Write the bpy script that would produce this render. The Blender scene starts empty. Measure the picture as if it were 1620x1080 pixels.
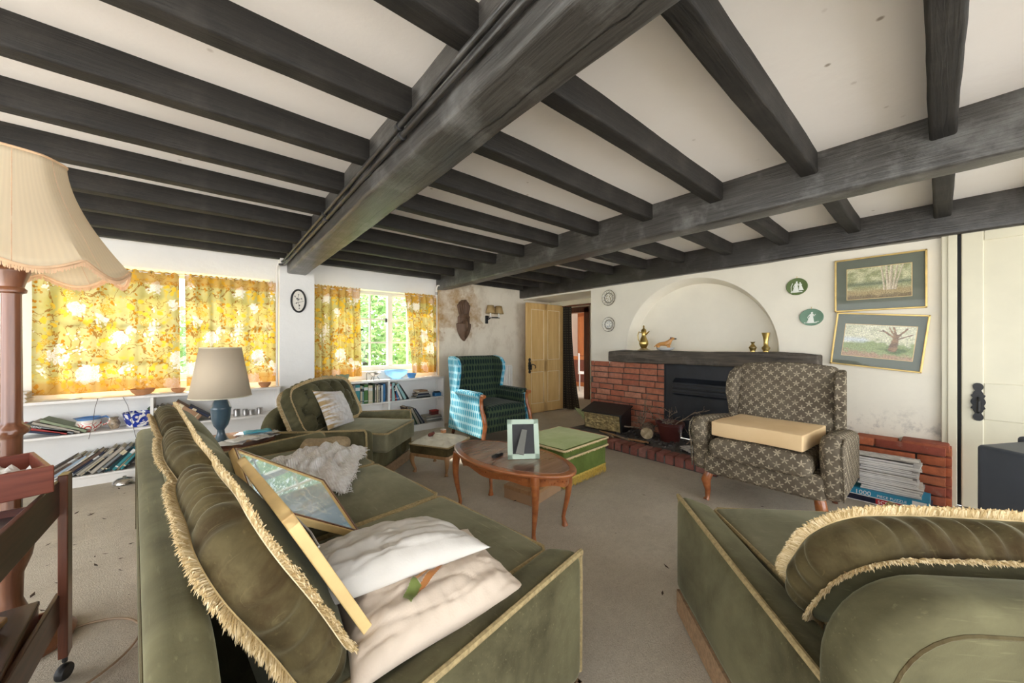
import bpy, bmesh, math, random
from mathutils import Vector, Matrix, noise
sc = bpy.context.scene
COL = sc.collection
PI = math.pi
R = math.radians

# ---------------------------------------------------------------- camera, sky, sun, exposure
cam_d = bpy.data.cameras.new('camera')
cam = bpy.data.objects.new('camera', cam_d)
COL.objects.link(cam)
cam.location = (0, 0, 1.2)
cam.rotation_euler = (R(90), 0, R(-39.9))
cam_d.sensor_width = 36
cam_d.lens = 36 * 568 / 1620
cam_d.shift_y = 4 / 1620
cam_d.clip_start = 0.02
sc.camera = cam
sc.view_settings.view_transform = 'Standard'
sc.view_settings.look = 'None'
sc.view_settings.gamma = 1
sc.view_settings.exposure = 0.53
sc.cycles.use_denoising = True
sc.cycles.max_bounces = 10
sc.cycles.diffuse_bounces = 6
sc.cycles.transparent_max_bounces = 12
sc.cycles.sample_clamp_indirect = 8
w = bpy.data.worlds.new('sky')
sc.world = w
w.use_nodes = True
bg = w.node_tree.nodes['Background']
bg.inputs[0].default_value = (0.90, 0.95, 1.0, 1)
bg.inputs[1].default_value = 4.0
sun_d = bpy.data.lights.new('sun', 'SUN')
sun = bpy.data.objects.new('sun', sun_d)
COL.objects.link(sun)
sun_d.energy = 14.0
sun_d.angle = R(4)
sun_d.color = (1, .93, .82)
sun.rotation_euler = Vector((0.24, -0.80, -0.64)).to_track_quat('-Z', 'Y').to_euler()

# ---------------------------------------------------------------- object helpers
def tag(o, label=None, cat=None, group=None, kind=None):
    if label: o['label'] = label
    if cat: o['category'] = cat
    if group: o['group'] = group
    if kind: o['kind'] = kind
    return o

def thing(name, label, cat, loc=(0, 0, 0), rz=0, group=None, kind=None):
    o = bpy.data.objects.new(name, None)
    o.empty_display_size = .1
    COL.objects.link(o)
    o.location = loc
    o.rotation_euler = (0, 0, rz)
    return tag(o, label, cat, group, kind)

def frame(o, x=(1, 0, 0), y=(0, 1, 0), z=(0, 0, 1), loc=None):
    """orient an object by its local axes"""
    m = Matrix((x, y, z)).transposed().to_4x4()
    m.translation = Vector(loc) if loc is not None else o.location
    o.matrix_world = m
    return o

class G:
    """collects faces of ONE part"""
    def __init__(s):
        s.v = []; s.f = []; s.m = []; s.uv = None; s.col = None
    def add(s, vs, fs, M=None, m=0):
        n = len(s.v)
        if M is None: s.v += [tuple(v) for v in vs]
        else: s.v += [tuple(M @ Vector(v)) for v in vs]
        s.f += [tuple(i + n for i in f) for f in fs]
        s.m += [m] * len(fs)
        return s
    def box(s, c, d, M=None, m=0, rz=0, ry=0):
        x, y, z = d[0] / 2, d[1] / 2, d[2] / 2
        vs = [Vector((a, b, e)) for a in (-x, x) for b in (-y, y) for e in (-z, z)]
        T = Matrix.Translation(c)
        if rz: T = T @ Matrix.Rotation(rz, 4, 'Z')
        if ry: T = T @ Matrix.Rotation(ry, 4, 'Y')
        if M is not None: T = M @ T
        return s.add(vs, [(0, 1, 3, 2), (4, 6, 7, 5), (0, 4, 5, 1), (2, 3, 7, 6), (0, 2, 6, 4), (1, 5, 7, 3)], T, m)
    def b2(s, lo, hi, m=0):
        return s.box([(a + b) / 2 for a, b in zip(lo, hi)], [b - a for a, b in zip(lo, hi)], m=m)
    def rbox(s, c, d, r, n=(4, 4, 4), fn=None, M=None, m=0, k=3):
        h = [q / 2 for q in d]
        r = min(r, min(h) * .999)
        ax = []
        for i in range(3):
            a = h[i] - r
            t = [h[i] - r + r * math.tan(PI / 4 * j / k) for j in range(k + 1)]
            inner = [-a + 2 * a * j / n[i] for j in range(1, n[i])]
            ax.append([-q for q in reversed(t)] + inner + t)
        idx = {}; vs = []; fs = []
        def vid(q):
            key = (round(q[0], 6), round(q[1], 6), round(q[2], 6))
            if key in idx: return idx[key]
            inn = Vector([max(-(h[i] - r), min(h[i] - r, q[i])) for i in range(3)])
            dv = Vector(q) - inn
            p = inn + dv.normalized() * r if dv.length > 1e-9 else inn
            if fn: p = fn(p)
            idx[key] = len(vs); vs.append(p + Vector(c)); return idx[key]
        for a in range(3):
            b, e = (a + 1) % 3, (a + 2) % 3
            for sg in (-1, 1):
                for i in range(len(ax[b]) - 1):
                    for j in range(len(ax[e]) - 1):
                        quad = []
                        for (ii, jj) in ((i, j), (i + 1, j), (i + 1, j + 1), (i, j + 1)):
                            q = [0, 0, 0]; q[a] = sg * h[a]; q[b] = ax[b][ii]; q[e] = ax[e][jj]
                            quad.append(vid(q))
                        fs.append(tuple(quad if sg > 0 else reversed(quad)))
        return s.add(vs, fs, M, m)
    def tube(s, pts, r, n=8, M=None, m=0, closed=False, cap=True):
        P = [Vector(p) for p in pts]; L = len(P)
        rr = r if isinstance(r, (list, tuple)) else [r] * L
        vs = []; fs = []; up = None
        for i in range(L):
            if closed: t = P[(i + 1) % L] - P[i - 1]
            else: t = P[min(i + 1, L - 1)] - P[max(i - 1, 0)]
            if t.length < 1e-9: t = Vector((0, 0, 1))
            t.normalize()
            if up is None:
                up = Vector((0, 0, 1)) if abs(t.z) < .9 else Vector((1, 0, 0))
            a = t.cross(up)
            if a.length < 1e-6: a = t.orthogonal()
            a.normalize(); b = a.cross(t); up = b
            for j in range(n):
                an = 2 * PI * j / n
                vs.append(P[i] + (a * math.cos(an) + b * math.sin(an)) * rr[i])
        for i in range(L if closed else L - 1):
            for j in range(n):
                i2 = (i + 1) % L
                fs.append((i * n + j, i * n + (j + 1) % n, i2 * n + (j + 1) % n, i2 * n + j))
        if cap and not closed:
            fs.append(tuple(reversed(range(n)))); fs.append(tuple((L - 1) * n + j for j in range(n)))
        return s.add(vs, fs, M, m)
    def lathe(s, prof, n=24, c=(0, 0, 0), M=None, m=0, sq=None):
        vs = []; fs = []; L = len(prof)
        for (r, z) in prof:
            for j in range(n):
                an = 2 * PI * j / n
                k = sq(an, z) if sq else 1
                vs.append((c[0] + r * k * math.cos(an), c[1] + r * k * math.sin(an), c[2] + z))
        for i in range(L - 1):
            for j in range(n):
                fs.append((i * n + j, i * n + (j + 1) % n, (i + 1) * n + (j + 1) % n, (i + 1) * n + j))
        if prof[0][0] > 1e-4: fs.append(tuple(reversed(range(n))))
        if prof[-1][0] > 1e-4: fs.append(tuple((L - 1) * n + j for j in range(n)))
        return s.add(vs, fs, M, m)
    def prism(s, poly, d0, d1, plane='xz', M=None, m=0):
        """polygon in a plane, extruded along the third axis from d0 to d1"""
        def p3(a, b, d):
            return {'xz': (a, d, b), 'yz': (d, a, b), 'xy': (a, b, d)}[plane]
        n = len(poly)
        vs = [p3(a, b, d0) for a, b in poly] + [p3(a, b, d1) for a, b in poly]
        fs = [tuple(range(n)), tuple(reversed(range(n, 2 * n)))]
        fs += [(i, n + i, n + (i + 1) % n, (i + 1) % n) for i in range(n)]
        return s.add(vs, fs, M, m)
    def grid(s, fn, nu, nv, M=None, m=0):
        vs = [fn(i / nu, j / nv) for i in range(nu + 1) for j in range(nv + 1)]
        fs = [(i * (nv + 1) + j, (i + 1) * (nv + 1) + j, (i + 1) * (nv + 1) + j + 1, i * (nv + 1) + j + 1) for i in range(nu) for j in range(nv)]
        return s.add(vs, fs, M, m)
    def obj(s, name, mats, parent=None, bevel=0, seg=2, smooth=40, loc=None, fixn=True, uv='cube'):
        me = bpy.data.meshes.new(name)
        me.from_pydata(s.v, [], s.f)
        mats = mats if isinstance(mats, (list, tuple)) else [mats]
        for q in mats: me.materials.append(q)
        if len(mats) > 1: me.polygons.foreach_set('material_index', s.m)
        if fixn:
            bm = bmesh.new(); bm.from_mesh(me)
            bmesh.ops.recalc_face_normals(bm, faces=bm.faces)
            bm.to_mesh(me); bm.free()
        if smooth:
            me.polygons.foreach_set('use_smooth', [True] * len(me.polygons))
            me.set_sharp_from_angle(angle=R(smooth))
        if s.uv:
            l = me.uv_layers.new(name='UVMap')
            for lp in me.loops: l.data[lp.index].uv = s.uv[lp.vertex_index]
        elif uv == 'cube':
            l = me.uv_layers.new(name='UVMap')
            for p in me.polygons:
                nx, ny, nz = (abs(q) for q in p.normal)
                for li in p.loop_indices:
                    co = me.vertices[me.loops[li].vertex_index].co
                    l.data[li].uv = (co.y, co.z) if nx >= ny and nx >= nz else ((co.x, co.z) if ny >= nz else (co.x, co.y))
        if s.col:
            ca = me.color_attributes.new('Col', 'FLOAT_COLOR', 'POINT')
            for i, c in enumerate(s.col): ca.data[i].color = (c[0], c[1], c[2], 1)
        o = bpy.data.objects.new(name, me)
        COL.objects.link(o)
        if parent: o.parent = parent
        if loc: o.location = loc
        if bevel:
            b = o.modifiers.new('bevel', 'BEVEL'); b.width = bevel; b.segments = seg; b.limit_method = 'ANGLE'; b.angle_limit = R(35)
            b.harden_normals = bevel > .025
        return o

def nz(x, y=0, z=0, s=1.0):
    return noise.noise((x * s, y * s, z * s))

def solid(o, t):
    m = o.modifiers.new('thick', 'SOLIDIFY'); m.thickness = t; m.offset = 0
    return o

def text(name, body, size, parent, mat_, loc, xa, ya, ext=.0006, align='LEFT'):
    """lettering lying in the plane of the axes xa (reading direction) and ya (up), in the parent's space"""
    c = bpy.data.curves.new(name, 'FONT'); c.body = body; c.size = size; c.extrude = ext; c.align_x = align
    c.resolution_u = 3
    c.materials.append(mat_)
    o = bpy.data.objects.new(name, c); COL.objects.link(o)
    xa = Vector(xa).normalized(); ya = Vector(ya).normalized(); za = xa.cross(ya)
    m = Matrix((xa, ya, za)).transposed().to_4x4(); m.translation = Vector(loc)
    o.parent = parent
    dg = bpy.context.evaluated_depsgraph_get()
    me = bpy.data.meshes.new_from_object(o.evaluated_get(dg)); me.name = name
    bpy.data.objects.remove(o)
    o = bpy.data.objects.new(name, me); COL.objects.link(o)
    o.parent = parent
    o.matrix_local = m
    return o

# ---------------------------------------------------------------- material helpers
class NT:
    def __init__(s, name):
        s.mat = bpy.data.materials.new(name); s.mat.use_nodes = True
        s.t = s.mat.node_tree; s.b = s.t.nodes['Principled BSDF']; s.out = s.t.nodes['Material Output']
    def n(s, typ, ins=None, **pr):
        d = s.t.nodes.new('ShaderNode' + typ)
        for k, v in pr.items(): setattr(d, k, v)
        for k, v in (ins or {}).items(): s.put(d.inputs[k], v)
        return d
    def put(s, sock, v):
        if isinstance(v, bpy.types.NodeSocket): s.t.links.new(v, sock)
        elif isinstance(v, (tuple, list)) and len(v) == 3 and sock.type == 'RGBA': sock.default_value = (*v, 1)
        else: sock.default_value = v
    def set(s, **kw):
        for k, v in kw.items(): s.put(s.b.inputs[k.replace('_', ' ')], v)
        return s
    def ma(s, op, a, b=None, c=None):
        d = s.n('Math', operation=op)
        for i, q in enumerate((a, b, c)):
            if q is not None: s.put(d.inputs[i], q)
        return d.outputs[0]
    def mix(s, f, a, b, blend='MIX'):
        d = s.n('Mix', data_type='RGBA', blend_type=blend)
        s.put(d.inputs[0], f); s.put(d.inputs[6], a); s.put(d.inputs[7], b)
        return d.outputs[2]
    def ramp(s, f, stops, interp='LINEAR'):
        d = s.n('ValToRGB'); r = d.color_ramp; r.interpolation = interp
        while len(r.elements) < len(stops): r.elements.new(.5)
        for e, (p, c) in zip(r.elements, stops):
            e.position = p; e.color = (*c, 1) if isinstance(c, (tuple, list)) else (c, c, c, 1)
        s.put(d.inputs[0], f)
        return d.outputs[0]
    def co(s, kind='Object', scale=(1, 1, 1), rot=(0, 0, 0), loc=(0, 0, 0)):
        c = s.n('TexCoord').outputs[kind]
        if scale == (1, 1, 1) and rot == (0, 0, 0) and loc == (0, 0, 0): return c
        return s.n('Mapping', {'Vector': c, 'Scale': scale, 'Rotation': rot, 'Location': loc}).outputs[0]
    def noise(s, vec, scale=5, detail=4, rough=.55, dist=0):
        return s.n('TexNoise', {'Vector': vec, 'Scale': scale, 'Detail': detail, 'Roughness': rough, 'Distortion': dist}).outputs[0]
    def voro(s, vec, scale=5, feature='F1', out='Distance', rnd=1):
        return s.n('TexVoronoi', {'Vector': vec, 'Scale': scale, 'Randomness': rnd}, feature=feature).outputs[out]
    def bump(s, h, st=.3, dist=.01):
        s.put(s.b.inputs['Normal'], s.n('Bump', {'Strength': st, 'Distance': dist, 'Height': h}).outputs[0])
        return s

def mul(c, k): return tuple(min(1, q * k) for q in c)

def M_(name, c, rough=.6, var=.12, vs=6, bump=0, bs=80, metal=0, sheen=0, spec=.5, c2=None, coat=0, kind='Object', bd=.004):
    t = NT(name); v = t.co(kind)
    f = t.ramp(t.noise(v, vs, 5), [(.3, 0), (.7, 1)])
    t.set(Base_Color=t.mix(f, mul(c, 1 - var), c2 or mul(c, 1 + var)), Roughness=rough, Metallic=metal)
    t.b.inputs['Specular IOR Level'].default_value = spec
    if sheen:
        t.set(Sheen_Weight=sheen, Sheen_Roughness=.4)
    if coat: t.set(Coat_Weight=coat, Coat_Roughness=.15)
    if bump: t.bump(t.noise(v, bs, 3), bump, bd)
    return t.mat

def wood(name, c1, c2, axis='x', sc_=14, rough=.45, bump=.15, coat=0, spec=.5, stretch=14, wear_or_light=None, crack=None):
    t = NT(name)
    s = {'x': (1, stretch, stretch), 'y': (stretch, 1, stretch), 'z': (stretch, stretch, 1)}[axis]
    v = t.co('Object', scale=tuple(q * sc_ / 14 for q in s))
    g = t.noise(v, 2.0, 6, .6, .6)
    col = t.mix(t.ramp(g, [(.32, 0), (.68, 1)]), c1, c2)
    if wear_or_light:
        f = t.ramp(t.noise(t.co('Object'), 5, 6, .65), [(.5, 0), (.72, 1)])
        col = t.mix(t.ma('MULTIPLY', f, wear_or_light[1]), col, wear_or_light[0])
    if crack is not None:   # one long shake wandering along the timber
        xyz = t.n('SeparateXYZ', {0: t.co('Object')}).outputs
        wv = t.ma('MULTIPLY', t.ma('SUBTRACT', t.noise(t.co('Object', scale=(0, 1, 0)), 3.0, 7, .7), .5), .06)
        dd = t.ma('ABSOLUTE', t.ma('SUBTRACT', t.ma('SUBTRACT', xyz[0], crack), wv))
        wd = t.ma('MULTIPLY', t.noise(t.co('Object', scale=(0, 1, 0)), 6.0, 2), .006)
        col = t.mix(t.ma('MULTIPLY', t.ma('LESS_THAN', dd, wd), .9), col, (.003, .003, .003))
    t.set(Base_Color=col, Roughness=rough)
    t.b.inputs['Specular IOR Level'].default_value = spec
    if coat: t.set(Coat_Weight=coat, Coat_Roughness=.12)
    if bump: t.bump(g, bump, .004)
    return t.mat

def velvet(name, a, b, scale=3.2, sheen=.35, stain=None):
    t = NT(name); v = t.co('Object')
    f = t.ramp(t.noise(v, scale, 6, .62, .4), [(.32, 0), (.66, 1)])
    f2 = t.noise(t.co('Object', scale=(3, 40, 40)), 3, 3)
    c = t.mix(f, a, b)
    c = t.mix(t.ramp(f2, [(.62, 0), (.74, .45)]), c, mul(b, 1.35))
    if stain:
        c = t.mix(t.ramp(t.noise(t.co('Object', loc=(4, 2, 7)), 4.5, 6, .7, .5), [(.48, 0), (.66, .8)]), c, stain)
        c = t.mix(t.ramp(t.noise(t.co('Object', scale=(60, 4, 4)), 2.2, 4, .7), [(.60, 0), (.74, .5)]), c, mul(b, 1.5))
    t.set(Base_Color=c, Roughness=.85, Sheen_Weight=sheen, Sheen_Roughness=.35, Sheen_Tint=(.75, .75, .55, 1))
    t.b.inputs['Specular IOR Level'].default_value = .15
    t.bump(t.noise(v, 260, 2), .15, .002)
    return t.mat

def attr_mat(name, rough=.5, coat=0):
    t = NT(name)
    a = t.n('VertexColor', layer_name='Col').outputs[0]
    t.set(Base_Color=a, Roughness=rough)
    if coat: t.set(Coat_Weight=coat, Coat_Roughness=.05)
    return t.mat

# ---------------------------------------------------------------- materials
def wall_mat(name, c, stain=None, low=None):
    t = NT(name); v = t.co('Object')
    col = t.mix(t.ramp(t.noise(v, 2.2, 6, .6), [(.35, 0), (.7, 1)]), mul(c, .93), c)
    if stain:   # damp brown stain round a point of the wall
        d = t.n('VectorMath', {0: v, 1: stain[0]}, operation='DISTANCE').outputs['Value']
        d = t.ma('ADD', d, t.ma('MULTIPLY', t.ma('SUBTRACT', t.noise(v, 3.5, 7, .6), .5), 1.5))
        f = t.ramp(t.ma('DIVIDE', d, stain[1]), [(.35, 1), (.66, .75), (.75, .15), (1, 0)])
        f = t.ma('MULTIPLY', f, t.ramp(t.noise(v, 6, 6, .7), [(.35, .25), (.65, 1)]))
        col = t.mix(f, col, (.42, .25, .10))
        f2 = t.ramp(t.noise(t.co('Object', scale=(1, 1, .6)), 4, 8, .7), [(.5, 0), (.66, .7)])
        col = t.mix(t.ma('MULTIPLY', f2, .6), col, (.50, .40, .27))
    if low:     # grubby marks low on the wall
        z = t.n('SeparateXYZ', {0: v}).outputs[2]
        f = t.ma('MULTIPLY', t.ramp(z, [(low[0], 1), (low[1], 0)]), t.ramp(t.noise(v, 9, 8, .75), [(.5, 0), (.66, 1)]))
        col = t.mix(t.ma('MULTIPLY', f, .75), col, (.16, .15, .14))
    t.set(Base_Color=col, Roughness=.85)
    t.b.inputs['Specular IOR Level'].default_value = .2
    t.bump(t.noise(v, 14, 5, .6), .25, .012)
    return t.mat

WHITE = (.83, .80, .75)
m_wall = wall_mat('wall plaster', (.87, .855, .83))
m_wall_cream = wall_mat('cream plaster', (.86, .81, .69), low=(.42, .72))
m_wall_damp = wall_mat('damp plaster', (.86, .78, .64), stain=((2.75, 4.8, 1.85), .75))
def ceil_mat():
    t = NT('ceiling plaster'); v = t.co('Object')
    col = t.mix(t.ramp(t.noise(v, 1.6, 5), [(.3, 0), (.7, 1)]), (.90, .855, .82), (.94, .91, .885))
    sp = t.ramp(t.voro(v, 7), [(.05, 1), (.09, 0)])
    sp = t.ma('MULTIPLY', sp, t.ramp(t.noise(v, 1.2, 2), [(.5, 0), (.6, 1)]))
    col = t.mix(t.ma('MULTIPLY', sp, .7), col, (.25, .18, .12))
    t.set(Base_Color=col, Roughness=.9)
    t.bump(t.noise(v, 20, 5), .15, .01)
    return t.mat
m_ceil = ceil_mat()
def carpet_mat():
    t = NT('carpet'); v = t.co('Object')
    a = t.ramp(t.noise(v, 2.5, 7, .65), [(.3, 0), (.7, 1)])
    col = t.mix(a, (.50, .425, .325), (.70, .615, .49))
    md = t.ramp(t.noise(v, 28, 4, .7), [(.36, 0), (.64, 1)])
    col = t.mix(t.ma('MULTIPLY', md, .30), col, (.34, .27, .195))
    sp = t.ramp(t.noise(v, 120, 3, .7), [(.3, 0), (.7, 1)])
    col = t.mix(t.ma('MULTIPLY', sp, .6), col, (.76, .70, .60))
    dk = t.ramp(t.noise(t.co('Object', loc=(3, 1, 0)), 1.1, 8, .7), [(.58, 0), (.75, .5)])
    col = t.mix(dk, col, (.22, .175, .125))
    t.set(Base_Color=col, Roughness=1)
    t.b.inputs['Specular IOR Level'].default_value = .1
    t.bump(t.noise(v, 150, 3, .8), .9, .012)
    return t.mat
m_carpet = carpet_mat()
m_beam_x = wood('black timber across', (.005, .0042, .0038), (.019, .016, .013), 'x', 34, .7, .8, wear_or_light=((.08, .07, .06), .3), stretch=20, spec=.5)
m_beam_y = wood('black timber along', (.008, .007, .006), (.028, .025, .022), 'y', 34, .36, .8, wear_or_light=((.12, .115, .11), .5), stretch=20, spec=.7, coat=.15)
m_beam_lit = wood('lit grey timber', (.022, .020, .018), (.075, .071, .066), 'y', 34, .40, .8, wear_or_light=((.21, .21, .205), .65), stretch=20, spec=.6, coat=.1, crack=.03)  # grey base and patches stand in for window light on both long beams
m_mantel = wood('weathered oak', (.030, .024, .018), (.13, .105, .08), 'y', 16, .75, .6, wear_or_light=((.20, .18, .15), .6))
m_paint = M_('white gloss paint', (.80, .77, .73), .45, .06, 4)
m_cream = M_('cream gloss paint', (.68, .64, .49), .4, .05, 3)
m_pine = wood('scumbled yellow paint', (.60, .36, .12), (.74, .50, .21), 'z', 9, .5, .05)
m_black = M_('black iron', (.012, .012, .013), .5, .3, 20, .2, 120)
m_blackmetal = M_('black painted steel', (.018, .021, .028), .42, .35, 5, .1, 40)
m_glass = None
def glass_mat(name='clear glass', tint=(1, 1, 1), rough=0.0, ior=1.5):
    t = NT(name)
    tr = t.n('BsdfTransparent', {'Color': (*tint, 1)})
    gl = t.n('BsdfGlossy', {'Color': (1, 1, 1, 1), 'Roughness': rough})
    fr = t.ma('MULTIPLY', t.n('Fresnel', {'IOR': ior}).outputs[0], t.ma('SUBTRACT', 1.0, t.n('NewGeometry').outputs['Backfacing']))
    mx = t.n('MixShader'); t.put(mx.inputs[0], fr); t.put(mx.inputs[1], tr.outputs[0]); t.put(mx.inputs[2], gl.outputs[0])
    t.t.links.new(mx.outputs[0], t.out.inputs[0])
    return t.mat
m_glass = glass_mat()
m_matglass = glass_mat('picture glass', rough=.03, ior=1.3)
m_bluebowl = None
def brick_mat(name, cols, mort=False):
    t = NT(name); v = t.co('Object')
    r = t.n('NewGeometry').outputs['Random Per Island']
    c = t.ramp(r, [(i / (len(cols) - 1), q) for i, q in enumerate(cols)])
    c = t.mix(t.ramp(t.noise(v, 18, 6, .7), [(.35, 0), (.75, .7)]), c, mul(cols[0], .45))
    c = t.mix(t.ramp(t.noise(v, 9, 5, .6), [(.6, 0), (.8, .4)]), c, (.55, .42, .34))
    t.set(Base_Color=c, Roughness=.85)
    t.bump(t.noise(v, 60, 5, .7), .5, .006)
    return t.mat
m_brick = brick_mat('red brick', [(.42, .125, .07), (.55, .20, .11), (.48, .15, .085), (.60, .27, .17), (.46, .18, .125)])
m_brick_dark = brick_mat('old red brick', [(.34, .075, .03), (.46, .125, .045), (.28, .06, .035), (.50, .16, .06)])
m_brick_edge = brick_mat('hearth brick', [(.30, .10, .075), (.36, .15, .12), (.26, .09, .07), (.40, .20, .17)])
m_mortar = M_('mortar', (.10, .08, .065), .95, .3, 20, .4, 80)
m_soot = M_('sooty slate', (.055, .050, .048), .7, .5, 7, .5, 60, c2=(.16, .15, .14))
G1, G2 = (.150, .138, .074), (.045, .038, .018)
m_velvet = velvet('olive velvet', G2, G1)
m_velvet_seat = velvet('olive velvet seat', (.115, .106, .062), (.225, .212, .138), 3.0)
m_velvet_dk = velvet('brown olive velvet', (.036, .025, .010), (.120, .096, .044), 5, stain=(.040, .022, .008))
m_velvet_green = velvet('moss velvet', (.075, .105, .020), (.14, .19, .045), 4)
m_velvet_lime = velvet('pale green velvet', (.38, .46, .19), (.52, .59, .30), 3)
def fringe_mat():
    t = NT('straw fringe'); r = t.n('NewGeometry').outputs['Random Per Island']
    t.set(Base_Color=t.ramp(r, [(0, (.40, .28, .12)), (.45, (.62, .47, .25)), (1, (.82, .69, .45))]), Roughness=.85)
    t.b.inputs['Specular IOR Level'].default_value = .2
    return t.mat
m_fringe = fringe_mat()
m_braid = M_('gold braid', (.33, .25, .12), .85, .3, 90, .5, 220)
m_skirt = M_('ribbed braid skirt', (.36, .23, .13), .85, .25, 60, .6, 160)
m_fringe_gold = M_('yellow fringe', (.60, .42, .09), .8, .25, 60)
m_mahog = wood('mahogany', (.085, .022, .010), (.20, .065, .028), 'z', 14, .35, .05, coat=.35)
m_mahog_x = wood('mahogany rail', (.045, .018, .011), (.115, .045, .026), 'y', 18, .4, .08, coat=.2)
m_mahog_red = wood('red mahogany', (.13, .026, .014), (.24, .062, .034), 'x', 18, .4, .06, coat=.25)
m_lampwood = wood('turned wood', (.12, .040, .018), (.26, .105, .052), 'z', 10, .35, .04, coat=.4)
m_tablewood = wood('polished cherry', (.25, .070, .020), (.42, .145, .045), 'x', 12, .28, .03, coat=.5)
m_tabletop = wood('table top veneer', (.16, .075, .045), (.28, .16, .11), 'y', 10, .22, .03, coat=.5)
m_oak = wood('oak leg', (.30, .15, .06), (.45, .26, .12), 'z', 12, .4, .03, coat=.2)
m_brass = M_('brass', (.62, .45, .15), .28, .25, 14, metal=1)
m_oldbrass = M_('embossed brass', (.46, .36, .17), .38, .5, 22, .9, 34, metal=.55, bd=.02)
m_white_cloth = M_('white cotton', (.58, .545, .49), .9, .08, 3, .15, 180, c2=(.64, .61, .57))
m_pink_cloth = M_('cream cotton', (.60, .50, .405), .9, .08, 3, .15, 180)
m_cream_shade = None
def shade_mat(name, c, tr=.4, stripes=0):
    t = NT(name)
    col = c
    if stripes:
        uv = t.n('SeparateXYZ', {0: t.co('UV')}).outputs[0]
        f = t.ramp(t.ma('FRACT', t.ma('MULTIPLY', uv, stripes)), [(0, 0), (.5, 1), (1, 0)])
        col = t.mix(f, mul(c, .95), c)
    d = t.n('BsdfDiffuse'); t.put(d.inputs[0], col)
    l = t.n('BsdfTranslucent'); t.put(l.inputs[0], col)
    mx = t.n('MixShader', {0: tr}); t.put(mx.inputs[1], d.outputs[0]); t.put(mx.inputs[2], l.outputs[0])
    t.t.links.new(mx.outputs[0], t.out.inputs[0])
    return t.mat
m_shade_beige = shade_mat('beige linen shade', (.70, .60, .46), .35)
m_shade_silk = shade_mat('cream silk shade', (.90, .79, .60), .38, 70)
m_shade_blue = shade_mat('pale silk lining', (.80, .80, .76), .4)
m_shade_gold = shade_mat('parchment shade', (.68, .50, .25), .4)
m_peach_fringe = M_('peach fringe', (.78, .52, .32), .8, .12, 30)
m_lampblue = M_('blue grey glaze', (.055, .095, .125), .28, .15, 5, coat=.4)
m_foam = M_('upholstery foam', (.80, .55, .28), .9, .06, 3, .25, 300, c2=(.84, .62, .36))
m_radiator = M_('radiator enamel', (.88, .86, .82), .35, .03)
m_print = attr_mat('printed picture', .55)
m_glaze = attr_mat('painted glaze', .25, .4)
m_gilt = M_('gilt frame', (.60, .42, .15), .35, .2, 12, metal=.6)
m_gilt_flat = M_('limed gold wood', (.70, .50, .22), .5, .15, 8)
m_steel = M_('pewter', (.42, .40, .38), .35, .3, 9, metal=.8)
m_terra = M_('terracotta', (.50, .24, .11), .8, .2, 12)
m_green_pot = M_('green glaze pot', (.28, .33, .22), .4, .2, 7)
m_paper = M_('paper', (.80, .78, .75), .8, .08, 20)
m_newsprint = M_('newsprint', (.50, .48, .45), .85, .35, 45, c2=(.74, .72, .69))
m_pages = M_('page edges', (.70, .62, .48), .9, .15, 60)
m_tv = M_('grey plastic', (.065, .075, .095), .5, .1, 3)
m_darkcloth = None
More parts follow.
